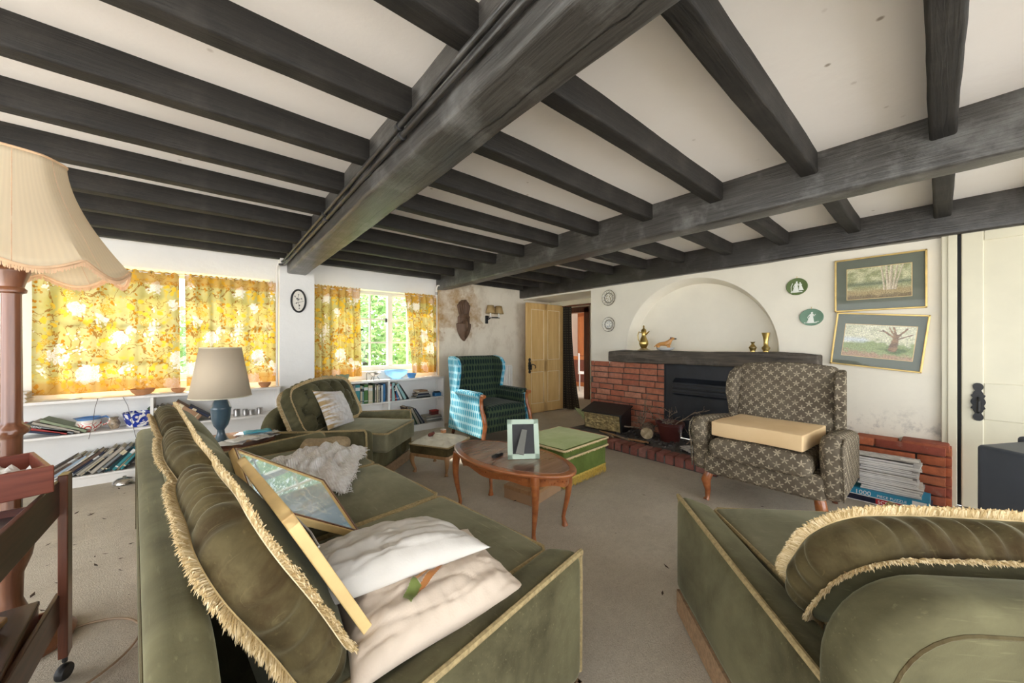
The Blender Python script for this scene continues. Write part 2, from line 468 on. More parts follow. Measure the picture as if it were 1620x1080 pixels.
# ---------------------------------------------------------------- patterned fabrics
def curtain_mat():
    t = NT('floral curtain')
    uv = t.co('UV')
    wob = t.n('TexNoise', {'Vector': uv, 'Scale': 9.0, 'Detail': 3.0}).outputs['Color']
    wv = t.n('VectorMath', {0: wob, 1: (.5, .5, .5)}, operation='SUBTRACT').outputs[0]
    wv = t.n('VectorMath', {0: wv, 'Scale': .10}, operation='SCALE').outputs[0]
    p = t.n('VectorMath', {0: uv, 1: wv}, operation='ADD').outputs[0]
    ground = t.mix(t.ramp(t.noise(uv, 4.5, 3), [(.35, 0), (.65, 1)]), (.60, .50, .15), (.70, .62, .30))
    # twigs
    tn = t.n('TexNoise', {'Vector': t.co('UV', loc=(2.3, .4, 0)), 'Scale': 6.5, 'Detail': 3.5, 'Roughness': .6, 'Distortion': .6}).outputs[0]
    tw = t.ma('ABSOLUTE', t.ma('SUBTRACT', tn, .5))
    col = t.mix(t.ramp(tw, [(.006, .9), (.018, 0)]), ground, (.36, .15, .02))
    # gold and rust leaves
    lv = t.voro(p, 24)
    sel = t.ramp(t.noise(uv, 4.2, 2), [(.47, 0), (.53, 1)])
    col = t.mix(t.ma('MULTIPLY', t.ramp(lv, [(.30, 1), (.36, 0)]), sel), col, (.56, .24, .02))
    lv2 = t.voro(t.n('VectorMath', {0: p, 1: (.37, .21, 0)}, operation='ADD').outputs[0], 17)
    sel2 = t.ramp(t.noise(t.co('UV', loc=(5, 2, 0)), 4, 2), [(.46, 0), (.52, 1)])
    col = t.mix(t.ma('MULTIPLY', t.ramp(lv2, [(.36, 1), (.44, 0)]), sel2), col, (.86, .56, .06))
    # big blossoms: voronoi cells with petal rings
    def blossom(col, scale, loc, c_out, c_in, r0):
        q = t.n('Mapping', {'Vector': p, 'Location': loc}).outputs[0]
        vn = t.n('TexVoronoi', {'Vector': q, 'Scale': scale, 'Randomness': .8})
        d = vn.outputs['Distance']
        dd = t.ma('ADD', d, t.ma('MULTIPLY', t.ma('SUBTRACT', t.voro(p, 34), .35), .30))
        ring = t.ramp(t.ma('SINE', t.ma('MULTIPLY', dd, 55.0)), [(.1, 0), (.9, 1)])
        pick = t.ramp(t.n('SeparateColor', {0: vn.outputs['Color']}).outputs[0], [(.42, 0), (.46, 1)])
        m = t.ma('MULTIPLY', t.ramp(dd, [(r0, 1), (r0 + .04, 0)]), pick)
        return t.mix(m, col, t.mix(ring, c_in, c_out))
    col = blossom(col, 5.2, (0, 0, 0), (.80, .60, .20), (.66, .40, .06), .30)
    col = blossom(col, 6.5, (.73, .31, 0), (.90, .74, .34), (.80, .50, .10), .30)
    col = blossom(col, 4.3, (.33, .71, 0), (.95, .95, .93), (.92, .78, .58), .40)
    col = blossom(col, 4.9, (.91, .13, 0), (.95, .94, .90), (.92, .80, .62), .34)
    v = t.n('SeparateXYZ', {0: uv}).outputs[1]
    band = t.ma('ADD', t.ramp(v, [(.0, 1), (.09, .9), (.12, 0)]), t.ramp(v, [(.98, 0), (1.0, .9)]))
    col = t.mix(t.ma('MULTIPLY', band, .62), col, (.58, .25, .035))
    d = t.n('BsdfDiffuse', {'Color': col}); l = t.n('BsdfTranslucent', {'Color': col})
    mx = t.n('MixShader', {0: .11, 1: d.outputs[0], 2: l.outputs[0]})
    t.t.links.new(mx.outputs[0], t.out.inputs[0])
    return t.mat
m_curtain = curtain_mat()

def star_mat():
    """brown cloth woven with rows of small five-armed stars"""
    t = NT('star cloth')
    uv = t.co('UV')
    s = t.n('SeparateXYZ', {0: uv})
    X = t.ma('MULTIPLY', s.outputs[0], 1 / .086); Y = t.ma('MULTIPLY', s.outputs[1], 1 / .074)
    def star(ox, oy):
        a = t.ma('SUBTRACT', t.ma('FRACT', t.ma('ADD', X, ox)), .5)
        b = t.ma('SUBTRACT', t.ma('FRACT', t.ma('ADD', Y, oy)), .5)
        a = t.ma('MULTIPLY', a, .086 / .074)
        r = t.ma('SQRT', t.ma('ADD', t.ma('MULTIPLY', a, a), t.ma('MULTIPLY', b, b)))
        th = t.ma('ARCTAN2', a, b)
        arm = t.ma('ADD', .17, t.ma('MULTIPLY', t.ma('COSINE', t.ma('MULTIPLY', th, 5.0)), .15))
        return t.ma('LESS_THAN', r, arm)
    f = t.ma('MAXIMUM', star(0, 0), star(.5, .5))
    v = t.co('Object')
    base = t.mix(t.ramp(t.noise(v, 6, 5), [(.3, 0), (.7, 1)]), (.105, .085, .062), (.175, .145, .105))
    f = t.ma('MULTIPLY', f, t.ramp(t.noise(v, 14, 4), [(.25, .2), (.6, .75)]))
    t.set(Base_Color=t.mix(f, base, (.55, .47, .34)), Roughness=.95)
    t.b.inputs['Specular IOR Level'].default_value = .1
    t.bump(t.noise(v, 220, 2), .3, .003)
    return t.mat
m_star = star_mat()

def ikat_mat(name, ground, spot, g2):
    t = NT(name)
    uv = t.co('UV')
    nzv = t.n('TexNoise', {'Vector': uv, 'Scale': 30.0, 'Detail': 2.0}).outputs[0]
    s = t.n('SeparateXYZ', {0: uv})
    Y = t.ma('ADD', t.ma('MULTIPLY', s.outputs[1], 1 / .085), t.ma('MULTIPLY', nzv, .25))
    row = t.ma('FLOOR', Y)
    X = t.ma('ADD', t.ma('MULTIPLY', s.outputs[0], 1 / .042), t.ma('MULTIPLY', row, .37))
    a = t.ma('ABSOLUTE', t.ma('SUBTRACT', t.ma('FRACT', X), .5))
    b = t.ma('ABSOLUTE', t.ma('SUBTRACT', t.ma('FRACT', Y), .5))
    d = t.ma('ADD', t.ma('POWER', t.ma('MULTIPLY', a, 2.5), 3.0), t.ma('POWER', t.ma('MULTIPLY', b, 2.5), 3.0))
    f = t.ramp(d, [(.5, 1), (1.0, 0)])
    gr = t.mix(t.ramp(t.noise(t.co('UV', scale=(60, 5, 1)), 1, 3), [(.3, 0), (.7, 1)]), ground, g2)
    t.set(Base_Color=t.mix(f, gr, spot), Roughness=.8, Sheen_Weight=.1)
    t.b.inputs['Specular IOR Level'].default_value = .2
    return t.mat
m_ikat_lit = ikat_mat('lit turquoise ikat', (.27, .56, .68), (.030, .32, .48), (.42, .68, .76))  # lit copy of the chair cloth, for its outer faces
m_ikat_shaded = ikat_mat('shaded ikat copy', (.030, .050, .030), (.006, .018, .018), (.065, .100, .050))  # darker copy of the same cloth, shade coloured into the inner faces

def spotted_dark():
    t = NT('dark spotted cloth'); s = t.n('SeparateXYZ', {0: t.co('UV')})
    a = t.ma('ABSOLUTE', t.ma('SUBTRACT', t.ma('FRACT', t.ma('MULTIPLY', s.outputs[0], 1 / .055)), .5))
    b = t.ma('ABSOLUTE', t.ma('SUBTRACT', t.ma('FRACT', t.ma('MULTIPLY', s.outputs[1], 1 / .045)), .5))
    f = t.ma('LESS_THAN', t.ma('ADD', a, b), .24)
    t.set(Base_Color=t.mix(f, (.026, .020, .014), (.11, .088, .050)), Roughness=.95)
    return t.mat
m_darkcloth = spotted_dark()

def bluewhite():
    t = NT('blue and white glaze'); v = t.co('Object')
    n = t.n('TexNoise', {'Vector': v, 'Scale': 11.0, 'Detail': 1.5, 'Distortion': 2.2}).outputs[0]
    f = t.ramp(n, [(.47, 0), (.49, 1)])
    z = t.n('SeparateXYZ', {0: v}).outputs[2]
    c = t.mix(f, (.010, .035, .30), (.80, .80, .80))
    t.set(Base_Color=c, Roughness=.15, Coat_Weight=.5)
    return t.mat
m_bluewhite = bluewhite()
def jug_mat():
    t = NT('painted jug'); v = t.co('Object'); z = t.n('SeparateXYZ', {0: v}).outputs[2]
    f = t.ramp(t.ma('SINE', t.ma('MULTIPLY', t.voro(v, 9, rnd=.4), 48.0)), [(.45, 0), (.55, 1)])
    f = t.ma('MULTIPLY', f, t.ramp(z, [(.07, 1), (.08, 0)]))
    c = t.mix(f, (.80, .74, .66), (.55, .06, .05))
    c = t.mix(t.ramp(z, [(.095, 0), (.1, 1)]), c, (.10, .24, .52))
    t.set(Base_Color=c, Roughness=.2, Coat_Weight=.4)
    return t.mat
m_jug = jug_mat()

# ---------------------------------------------------------------- the room
YW = 4.85; XF = 4.27; ZC = 2.26
def struct(o, label, cat): return tag(o, label, cat, kind='structure')

g = G(); g.grid(lambda u, v: (-3.0 + u * 7.27, -2.6 + v * 7.5, 0), 30, 30)
g.b2((-3.0, -2.6, -.1), (4.27, 4.9, -.002))
g.b2((4.27, 3.30, -.1), (9, 7.5, -.001))
struct(g.obj('floor', m_carpet, smooth=0), 'fitted beige carpet, worn and littered', 'floor')
g = G().b2((-3.0, -2.6, ZC), (5.0, 5.1, ZC + .1))
struct(g.obj('ceiling', m_ceil, smooth=0), 'white plaster ceiling between black beams', 'ceiling')

# window wall with two openings
OL = (-1.12, .50, .84, 1.92); OR = (1.02, 2.48, .84, 1.92)
g = G()
y0, y1 = YW, YW + .30
g.b2((-3.0, y0, 0), (2.60, y1, .84)); g.b2((-3.0, y0, 1.92), (2.60, y1, ZC + .05))
g.b2((-3.0, y0, .84), (OL[0], y1, 1.92)); g.b2((OL[1], y0, .84), (OR[0], y1, 1.92)); g.b2((OR[1], y0, .84), (2.60, y1, 1.92))
g.b2((.58, 4.70, 0), (.92, 4.90, ZC))
struct(g.obj('wall_windows', m_wall, smooth=0), 'white plaster wall with two curtained windows and a pier', 'wall')
g = G().b2((2.60, 4.80, 0), (5.1, 5.15, ZC))
struct(g.obj('wall_far', m_wall_damp, smooth=0), 'damp stained cream wall behind the blue wing chair', 'wall')
g = G().b2((-3.1, -2.6, 0), (-3.0, -1.9, 2.3)); g.b2((-3.1, -1.9, 0), (-3.0, 4.9, .3)); g.b2((-3.1, -1.9, 2.15), (-3.0, 4.9, 2.3)); g.b2((-3.1, 3.4, .3), (-3.0, 4.9, 2.15))  # opening out of view, widened to brighten the floor on this side
struct(g.obj('wall_left', m_wall, smooth=0), 'unseen white plaster side wall, wide opening added to light the floor', 'wall')
g = G().b2((-3.1, -2.7, 0), (4.8, -2.6, .08)); g.b2((-3.1, -2.7, 2.18), (4.8, -2.6, 2.36)); g.b2((-3.1, -2.7, 0), (-2.7, -2.6, 2.3)); g.b2((.85, -2.7, 0), (1.1, -2.6, 2.3)); g.b2((4.1, -2.7, 0), (4.8, -2.6, 2.3))  # broad openings behind the camera, added to let in fill light
struct(g.obj('wall_back', m_wall, smooth=0), 'unseen white plaster wall with broad openings added for fill light', 'wall')

# fireplace wall: niche, fire opening, deep doorway
g = G()
AY, AZ, AR = 1.87, 1.115, .85
def rect_hit(an, lo, hi, zt):
    c, s_ = math.cos(an), math.sin(an)
    k = 1e9
    if c > 1e-6: k = min(k, (hi - AY) / c)
    if c < -1e-6: k = min(k, (lo - AY) / c)
    if s_ > 1e-6: k = min(k, (zt - AZ) / s_)
    return (AY + c * k, AZ + s_ * k)
N = 64
an_ = sorted(set([PI * i / N for i in range(N + 1)] + [math.atan2(ZC + .04 - AZ, 2.95 - AY), math.atan2(ZC + .04 - AZ, .80 - AY)]))
arc = [(AY + AR * math.cos(a), AZ + AR * math.sin(a)) for a in an_]
outer = [rect_hit(a, .80, 2.95, ZC + .04) for a in an_]
ND = .17
vs = [(XF, y, z) for y, z in arc] + [(XF, y, z) for y, z in outer] + [(XF + .02, AY + (AR - .015) * math.cos(a), AZ + (AR - .015) * math.sin(a)) for a in an_] + [(XF + ND, AY + (AR - .05) * math.cos(a), AZ + (AR - .05) * math.sin(a)) for a in an_]
n_ = len(an_); fs = []
for i in range(n_ - 1):
    fs += [(i, i + 1, n_ + i + 1, n_ + i), (i, i + 1, 2 * n_ + i + 1, 2 * n_ + i), (2 * n_ + i, 2 * n_ + i + 1, 3 * n_ + i + 1, 3 * n_ + i)]
fs.append(tuple(range(3 * n_, 4 * n_)))
g.add(vs, fs)
g.b2((XF, AY - AR, .97), (XF + .3, AY + AR, AZ))            # ledge under the niche
g.b2((XF, .80, .90), (XF + .3, AY - AR, AZ)); g.b2((XF, AY + AR, .97), (XF + .3, 2.95, AZ))
g.b2((XF, 2.95, .93), (XF + .62, 3.30, ZC + .04))
g.b2((XF, -.03, 0), (XF + .3, .80, ZC + .04))
g.b2((XF + .02, 2.19, 0), (XF + .62, 3.295, .97))
g.b2((XF, 3.30, 1.985), (XF + .68, 4.80, ZC + .04))
g.b2((XF + .0, -2.7, 0), (XF + .3, -1.02, ZC + .04)); g.b2((XF, -1.02, 2.07), (XF + .3, -.03, ZC + .04))
g.b2((XF + .3, -.05, 0), (XF + .55, 3.3, ZC))
struct(g.obj('wall_fireplace', m_wall_cream, smooth=30), 'cream plaster wall with an arched niche over the fireplace', 'wall')

def bricks(g, o, du, dn, rows, L, H=.068, mort=.011, BL=.225, dep=.03, seed=1, jit=.004, frog=None):
    """courses of single bricks: o lower corner, du along, dn outwards"""
    rr = random.Random(seed); du = Vector(du); dn = Vector(dn); o = Vector(o); up = Vector((0, 0, 1))
    M3 = Matrix((du, dn, up)).transposed().to_4x4()
    for r_ in range(rows):
        x = -rr.choice((0, .5, .25, .6)) * BL
        while x < L - .02:
            ln = BL * rr.uniform(.9, 1.08)
            a, b = max(0, x), min(L, x + ln)
            if b - a > .03:
                p = o + du * ((a + b) / 2) + up * (r_ * (H + mort) + H / 2) + dn * rr.uniform(-jit, jit)
                g.rbox((0, 0, 0), (b - a, dep, H * rr.uniform(.94, 1.0)), .006, (1, 1, 1), M=Matrix.Translation(p) @ M3, k=1)
            x += ln + mort
# brick panel left of the fire and the low brick plinth by the door
g = G()
bricks(g, (XF + .005, 2.185, .02), (0, 1, 0), (-1, 0, 0), 12, 1.11, seed=5)
o = struct(g.obj('wall_brick', m_brick, smooth=35), 'red brick wall left of the black fire panel', 'wall')
g = G().b2((XF + .004, 2.185, 0), (XF + .03, 3.297, .955))
g.obj('mortar_bed', m_mortar, o, smooth=0)
g = G()
bricks(g, (4.10, -.02, .015), (0, 1, 0), (-1, 0, 0), 6, .80, H=.063, mort=.010, BL=.34, seed=9, dep=.05)
for i in range(3):
    g.rbox((4.18, .08 + .26 * i, .435 - (.02 if i else 0)), (.19, .24, .05), .01, (1, 1, 1), k=1)
for i in range(6):
    g.rbox((4.19, -.025, .047 + i * .073), (.17, .05, .06), .006, (1, 1, 1), k=1)
o = struct(g.obj('trim_1', m_brick_dark, smooth=35), 'low rough red brick ledge right of the star patterned chair', 'brickwork')
G().b2((4.11, -.02, 0), (4.27, .78, .40)).obj('mortar_bed', m_mortar, o, smooth=0)

# hearth
g = G(); rr = random.Random(3)
for i in range(19):
    y = 1.34 + i * .098
    g.rbox((3.56 + rr.uniform(-.006, .006), y, .052), (.17, .083, .10 * rr.uniform(.9, 1.0)), .012, (1, 1, 1), k=2)
o = struct(g.obj('trim_2', m_brick_edge, smooth=50), 'raised hearth edged with a row of red bricks on end', 'hearth')
g = G().grid(lambda u, v: (3.60 + .66 * u, 1.30 + 1.87 * v, .088 + .006 * nz(u * 9, v * 20)), 12, 30)
g.b2((3.485, 1.30, 0), (4.27, 3.12, .075))
g.obj('hearth_slab', m_soot, o, smooth=30)

# beams and joists (rough hewn)
def beam(name, lo, hi, m_, amp, label, seed, r=.015, seg=36, fn=None):
    d = [b - a for a, b in zip(lo, hi)]; c = [(a + b) / 2 for a, b in zip(lo, hi)]
    ax = 0 if d[0] > d[1] else 1
    n = [2, 2, 2]; n[ax] = seg
    def f(p):
        s_ = p[ax]
        q = Vector(p)
        q[1 - ax] += amp * nz(s_ * 1.3, seed * 3.1, q[1 - ax] * 4) + amp * .4 * nz(s_ * 6, seed, q.z * 9)
        q[2] += amp * .8 * nz(s_ * 1.1, seed * 7.7, q[1 - ax] * 5) + amp * .3 * nz(s_ * 7, seed * 2.2, q[1 - ax] * 9)
        return fn(q) if fn else q
    o = G().rbox((0, 0, 0), d, r, n, f, k=2).obj(name, m_, smooth=50, loc=c)
    return struct(o, label, 'beam')
beam('ceiling_beam', (.635, -2.6, 1.985), (.835, 4.70, 2.30), m_beam_lit, .012, 'thick black main beam running from overhead to the pier', 1, .022, 60)
beam('ceiling_beam', (2.57, -2.6, 2.01), (2.73, 4.86, 2.30), m_beam_lit, .012, 'second black beam crossing in front of the fireplace wall', 2, .02, 60)
beam('ceiling_beam', (4.19, -2.6, 2.01), (4.34, 4.82, 2.30), m_beam_y, .010, 'black wall beam above the niche and doorway', 3, .02, 60)
k = 0
ordn = ['first', 'second', 'third', 'fourth', 'fifth', 'sixth', 'seventh', 'eighth', 'ninth', 'tenth', 'eleventh', 'twelfth', 'thirteenth', 'fourteenth']
js = [-.98, -.50, -.005, .48, .965, 1.45, 1.945, 2.42, 2.91, 3.40, 3.88, 4.35, 4.74]
for bay, (xa, xb) in (('left of the main beam', (-3.0, .66)), ('between the two long beams', (.81, 2.60)), ('beside the fireplace wall', (2.70, 4.22))):
    for i, y in enumerate(reversed(js)):
        k += 1
        wd = .042
        beam('ceiling_joist', (xa, y - wd, 2.145), (xb, y + wd, 2.29), m_beam_x, .007, f'{ordn[i]} black ceiling joist from the window wall, {bay}', 10 + k, .012, 24)

# windows
def window(name, x0, x1, z0, z1, y, cols, rows, label, mull):
    g = G(); fw = .045
    g.b2((x0, y - .03, z0), (x0 + fw, y + .04, z1)); g.b2((x1 - fw, y - .03, z0), (x1, y + .04, z1))
    g.b2((x0, y - .03, z1 - fw), (x1, y + .04, z1)); g.b2((x0 - .0, y - .06, z0), (x1, y + .05, z0 + .06))
    o = struct(g.obj(name, m_paint, bevel=.004, smooth=0), label, 'window')
    g = G()
    for m_ in mull: g.b2((m_ - .035, y - .035, z0 + .05), (m_ + .035, y + .03, z1 - .04))
    g.obj('mullion', m_paint, o, bevel=.004, smooth=0)
    g = G()
    for c_ in cols: g.b2((c_ - .011, y - .014, z0 + .05), (c_ + .011, y + .014, z1 - .04))
    for r_ in rows: g.b2((x0 + .03, y - .013, r_ - .011), (x1 - .03, y + .013, r_ + .011))
    g.obj('glazing_bars', m_paint, o, smooth=0)
    G().b2((x0 + .02, y - .003, z0 + .03), (x1 - .02, y + .003, z1 - .02)).obj('glass', m_glass, o, smooth=0)
    return o
window('window_1', OL[0], OL[1], OL[2], OL[3], 5.02, (-.87, -.61, -.07, .23), (1.22, 1.56), 'wide white casement window behind the drawn pair of curtains', (-.36,))
o = window('window_2', OR[0], OR[1], OR[2], OR[3], 5.02, (1.32, 1.66, 2.2), (1.22, 1.54), 'white casement window with small panes between parted curtains', (1.93,))
G().b2((1.50, 4.975, 1.38), (1.56, 4.99, 1.40)).b2((1.86, 4.965, 1.50), (1.88, 4.99, 1.56)).obj('casement_catch', m_black, o, smooth=0)

# doorway, doors
g = G()
x0 = XF + .68
g.b2((x0 - .01, 4.49, 0), (x0 + .09, 4.80, 1.985)); g.b2((x0, 3.30, 0), (x0 + .09, 3.52, 1.985)); g.b2((x0, 3.50, 1.90), (x0 + .09, 4.60, 1.985))
struct(g.obj('trim_3', m_cream, bevel=.006, smooth=0), 'cream painted door lining of the open doorway', 'door frame')
DP = thing('door_1', 'yellow four panel door standing open against the damp wall', 'door', (4.985, 4.50, 0), 0, kind='structure')
DP.rotation_euler = (0, 0, R(179.0))
m_pinelight = M_('pale worn paint', (.80, .66, .42), .5, .1)
DW, DH, DT = .90, 1.905, .04
g = G()
def door_leaf(g, W, H, T, st, rails, mull=True):
    """stiles, rails; panels are built apart"""
    g.b2((0, -T / 2, .01), (st, T / 2, H)); g.b2((W - st, -T / 2, .01), (W, T / 2, H))
    for a, b in rails: g.b2((st, -T / 2, a), (W - st, T / 2, b))
    if mull: g.b2((W / 2 - .045, -T / 2, .01), (W / 2 + .045, T / 2, H))
rails = ((.01, .17), (.72, .92), (1.80, 1.905))
door_leaf(g, DW, DH, DT, .10, rails)
g.obj('door_leaf', m_pine, DP, bevel=.006, smooth=0)
for xa, xb in ((.10, DW / 2 - .045), (DW / 2 + .045, DW - .10)):
    for za, zb in ((.17, .72), (.92, 1.80)):
        g = G().b2((xa - .002, -.010, za - .002), (xb + .002, .010, zb + .002))
        g.obj('door_panel', m_pine, DP, smooth=0)
        g = G(); e = .010
        for lo, hi in (((xa, za), (xa + e, zb)), ((xb - e, za), (xb, zb)), ((xa, za), (xb, za + e)), ((xa, zb - e), (xb, zb))): g.b2((lo[0], -.019, lo[1]), (hi[0], .019, hi[1]))
        g.obj('panel_moulding', m_pinelight, DP, bevel=.003, smooth=0)
def latch_plate(parent, x, y, z, h, sgn, name='door_handle'):
    g = G()
    pr = []
    for i in range(41):
        t_ = i / 40; ww = .014 + .010 * abs(math.sin(t_ * PI * 5)) + (.010 if .3 < t_ < .7 else 0)
        pr.append((ww * (.55 if t_ in (0, 1) else 1), z - h / 2 + h * t_))
    poly = [(x - a, b) for a, b in pr] + [(x + a, b) for a, b in reversed(pr)]
    g.prism(poly, y, y + sgn * .008)
    g.tube([(x + .0, y + sgn * .01, z - h * .28), (x, y + sgn * .05, z - h * .22), (x, y + sgn * .055, z + h * .02), (x, y + sgn * .012, z + h * .12)], [.007, .009, .009, .006], 8)
    return g.obj(name, m_black, parent, smooth=40)
o = latch_plate(DP, DW - .06, .022, .83, .26, 1)
g = G().tube([(DW - .06, .03, .85), (DW - .06, .065, .85), (DW - .10, .07, .855), (DW - .15, .068, .835), (DW - .165, .066, .80), (DW - .145, .066, .785)], [.008, .008, .008, .0075, .007, .006], 8)
g.obj('lever', m_black, o)

o = struct(G().b2((4.225, -.075, 0), (4.30, -.030, 2.09)).b2((4.235, -.035, 0), (4.262, .0, 2.04)).obj('trim_4', m_cream, bevel=.004, smooth=0), 'cream door post right of the two landscape pictures', 'door frame')
struct(G().b2((4.275, -1.03, 0), (4.30, -.02, 2.075)).obj('gap_shade_board', m_black, smooth=0), 'black board standing for the shade in the gap behind the cream door edge', 'door frame')  # added black sheet that paints the shade in the door gap
D2 = thing('door_2', 'cream panelled door with black iron latch right of the pictures', 'door', (4.245, -.094, 0), R(-90), kind='structure')
g = G(); door_leaf(g, .92, 2.07, .04, .10, ((.01, .22), (.66, .92), (1.94, 2.07)), False)
g.obj('door_leaf', m_cream, D2, bevel=.005, smooth=0)
for za, zb in ((.22, .66), (.92, 1.94)):
    G().b2((.098, -.010, za - .002), (.822, .014, zb + .002)).obj('door_panel', m_cream, D2, smooth=0)
latch_plate(D2, .075, -.021, .785, .27, -1)

# hall beyond the doorway
g = G(); g.b2((6.30, 3.2, 0), (6.4, 4.93, 2.3)); g.b2((4.9, 7.4, 0), (9.0, 7.5, 2.3)); g.b2((6.30, 5.85, 0), (6.4, 7.4, 2.3)); g.b2((6.3, 4.9, 1.92), (6.4, 5.9, 2.3))
g.b2((5.0, 3.1, 0), (6.4, 3.2, 2.3)); g.b2((5.1, 4.9, 0), (5.2, 7.4, 2.3))
struct(g.obj('wall_hall', m_wall_cream, smooth=0), 'cream passage wall beyond the open door', 'wall')
g = G().b2((4.95, 3.1, 2.26), (9, 7.5, 2.36)); struct(g.obj('ceiling_hall', m_ceil, smooth=0), 'white passage ceiling beyond the doorway', 'ceiling')
g = G(); g.b2((6.26, 4.90, 0), (6.45, 5.03, 2.0)); g.b2((6.26, 5.78, 0), (6.45, 5.88, 2.0)); g.b2((6.26, 4.9, 1.90), (6.45, 5.88, 2.02))
struct(g.obj('trim_5', m_mahog, smooth=0), 'dark brown door frame at the end of the passage', 'door frame')
g = G(); g.b2((8.9, 4.2, 0), (9.0, 6.15, 2.3)); g.b2((8.9, 6.15, 0), (9.0, 6.75, .8)); g.b2((8.9, 6.15, 1.75), (9.0, 6.75, 2.3)); g.b2((8.9, 6.75, 0), (9.0, 7.5, 2.3))
struct(g.obj('wall_far_room', M_('orange wood panelling', (.42, .13, .035), .45, .3, 6), smooth=0), 'orange wood panelling in the room past the passage', 'wall')
cw = thing('wooden_dresser', 'orange brown wooden dresser glimpsed through the passage door', 'dresser', (8.3, 6.6, 0))
m_red = wood('orange wood', (.40, .11, .03), (.60, .22, .06), 'z', 12, .35, .03)
G().b2((-.25, -.3, 0), (.3, .28, .85)).obj('cupboard', m_red, cw, bevel=.01)
G().b2((.0, -.3, .85), (.3, .28, 2.0)).obj('upper_shelves', m_red, cw, bevel=.01)
G().b2((-.27, -.27, .12), (-.25, .25, .75)).obj('door', m_mahog_red, cw, bevel=.006)
pc = thing('plastic_chair', 'white chair glimpsed in the room past the passage', 'chair', (7.5, 5.95, 0), R(40))
G().rbox((0, 0, .45), (.42, .42, .05), .02).obj('seat', m_paint, pc)
G().rbox((0, .19, .72), (.40, .04, .48), .018).obj('backrest', m_paint, pc)
for sx in (-.17, .17):
    for sy in (-.17, .17): G().tube([(sx, sy, 0), (sx, sy, .44)], .014).obj('leg', m_steel, pc)

# garden
g = G().grid(lambda u, v: (-12 + 26 * u, 5.4 + 22 * v, -.35 + .1 * nz(u * 9, v * 9)), 20, 20)
struct(g.obj('garden_lawn', M_('lawn', (.20, .32, .09), .95, .3, 3), smooth=0), 'green lawn outside the windows', 'lawn')
g = G().b2((-14, -14, -.42), (14, -2.7, -.38)); g.b2((-14, -2.7, -.42), (-3.1, 5.4, -.38))  # added ground out of view, pale so it throws light up indoors
struct(g.obj('bounce_paving', M_('pale bounce paving', (.80, .77, .72), .9, .1, 2), smooth=0), 'unseen pale bounce paving added to bounce light onto the ceiling', 'paving')
m_leaf = None
def leaf_mat():
    t = NT('leaves'); r = t.n('NewGeometry').outputs['Random Per Island']
    c = t.ramp(r, [(0, (.14, .26, .09)), (.5, (.30, .44, .18)), (1, (.50, .62, .32))])
    d = t.n('BsdfDiffuse', {'Color': c}); l = t.n('BsdfTranslucent', {'Color': c})
    mx = t.n('MixShader', {0: .45, 1: d.outputs[0], 2: l.outputs[0]})
    t.t.links.new(mx.outputs[0], t.out.inputs[0]); return t.mat
m_leaf = leaf_mat()
def garden_tree(x, y, z, rad, hgt, n, seed, label):
    t = thing('garden_tree', label, 'tree', (x, y, -.35), group=None)
    rr = random.Random(seed); g = G()
    for i in range(n):
        a = rr.uniform(0, 2 * PI); q = rr.random() ** .4; e = rr.uniform(-1, 1)
        c = Vector((math.cos(a) * rad * q * math.sqrt(1 - e * e), math.sin(a) * rad * q * math.sqrt(1 - e * e), z + e * hgt * q))
        c += Vector((nz(c.x * 2, c.y * 2, c.z * 2 + seed), nz(c.x * 2, c.y * 2 + 9, c.z * 2), nz(c.x * 2 + 5, c.y * 2, c.z * 2))) * .25
        u = Vector((rr.gauss(0, 1), rr.gauss(0, 1), rr.gauss(0, .6))).normalized(); v = u.orthogonal().normalized()
        s_ = rr.uniform(.06, .12)
        g.add([c - u * s_, c + v * s_ * .45, c + u * s_, c - v * s_ * .45], [(0, 1, 2, 3)])
    g.obj('foliage', m_leaf, t, smooth=0, fixn=False)
    G().tube([(0, 0, 0), (.05, 0, z * .5), (0, .1, z)], [.10, .08, .05]).obj('trunk', m_mantel, t)
garden_tree(3.0, 9.5, 1.6, 1.5, 1.7, 5000, 1, 'leafy green shrub seen through the panes of the parted window')
garden_tree(6.2, 13.0, 2.4, 1.8, 2.2, 5000, 2, 'taller pale green tree seen at the right of the parted window')
garden_tree(-.6, 10.0, 1.3, 1.7, 1.2, 2500, 3, 'low bush hidden behind the drawn floral curtains')
# ---------------------------------------------------------------- upholstery helpers
def fringe(g, path, outw, L=.03, per=420, th=.0032, seed=0, closed=True, droop=.3, sp=.28, gs=.10):
    """tufts along a path; outw(i, t) gives the outward direction"""
    rr = random.Random(seed); P = [Vector(p) for p in path]; n = len(P)
    for i in range(n if closed else n - 1):
        a, b = P[i], P[(i + 1) % n]; seg = (b - a)
        k = max(1, int(seg.length * per))
        for j in range(k):
            t_ = (j + rr.random()) / k
            p = a + seg * t_; o = outw(i, t_)
            tang = seg.normalized() if seg.length > 0 else Vector((1, 0, 0))
            d = (o + tang * rr.uniform(-sp, sp) + Vector((rr.gauss(0, gs), rr.gauss(0, gs), rr.gauss(0, gs)))).normalized()
            l = L * rr.uniform(.7, 1.15)
            e1 = p + d * l * .82; e2 = p + d * l + Vector((0, 0, -droop * l * rr.random()))
            u = d.orthogonal().normalized(); v = d.cross(u)
            ring = lambda c, r_: [c + u * r_, c - u * r_ * .5 + v * r_ * .87, c - u * r_ * .5 - v * r_ * .87]
            vs = ring(p, th * .8) + ring(e1, th * 1.15) + [e2]
            g.add(vs, [(0, 1, 4, 3), (1, 2, 5, 4), (2, 0, 3, 5), (3, 4, 6), (4, 5, 6), (5, 3, 6)])

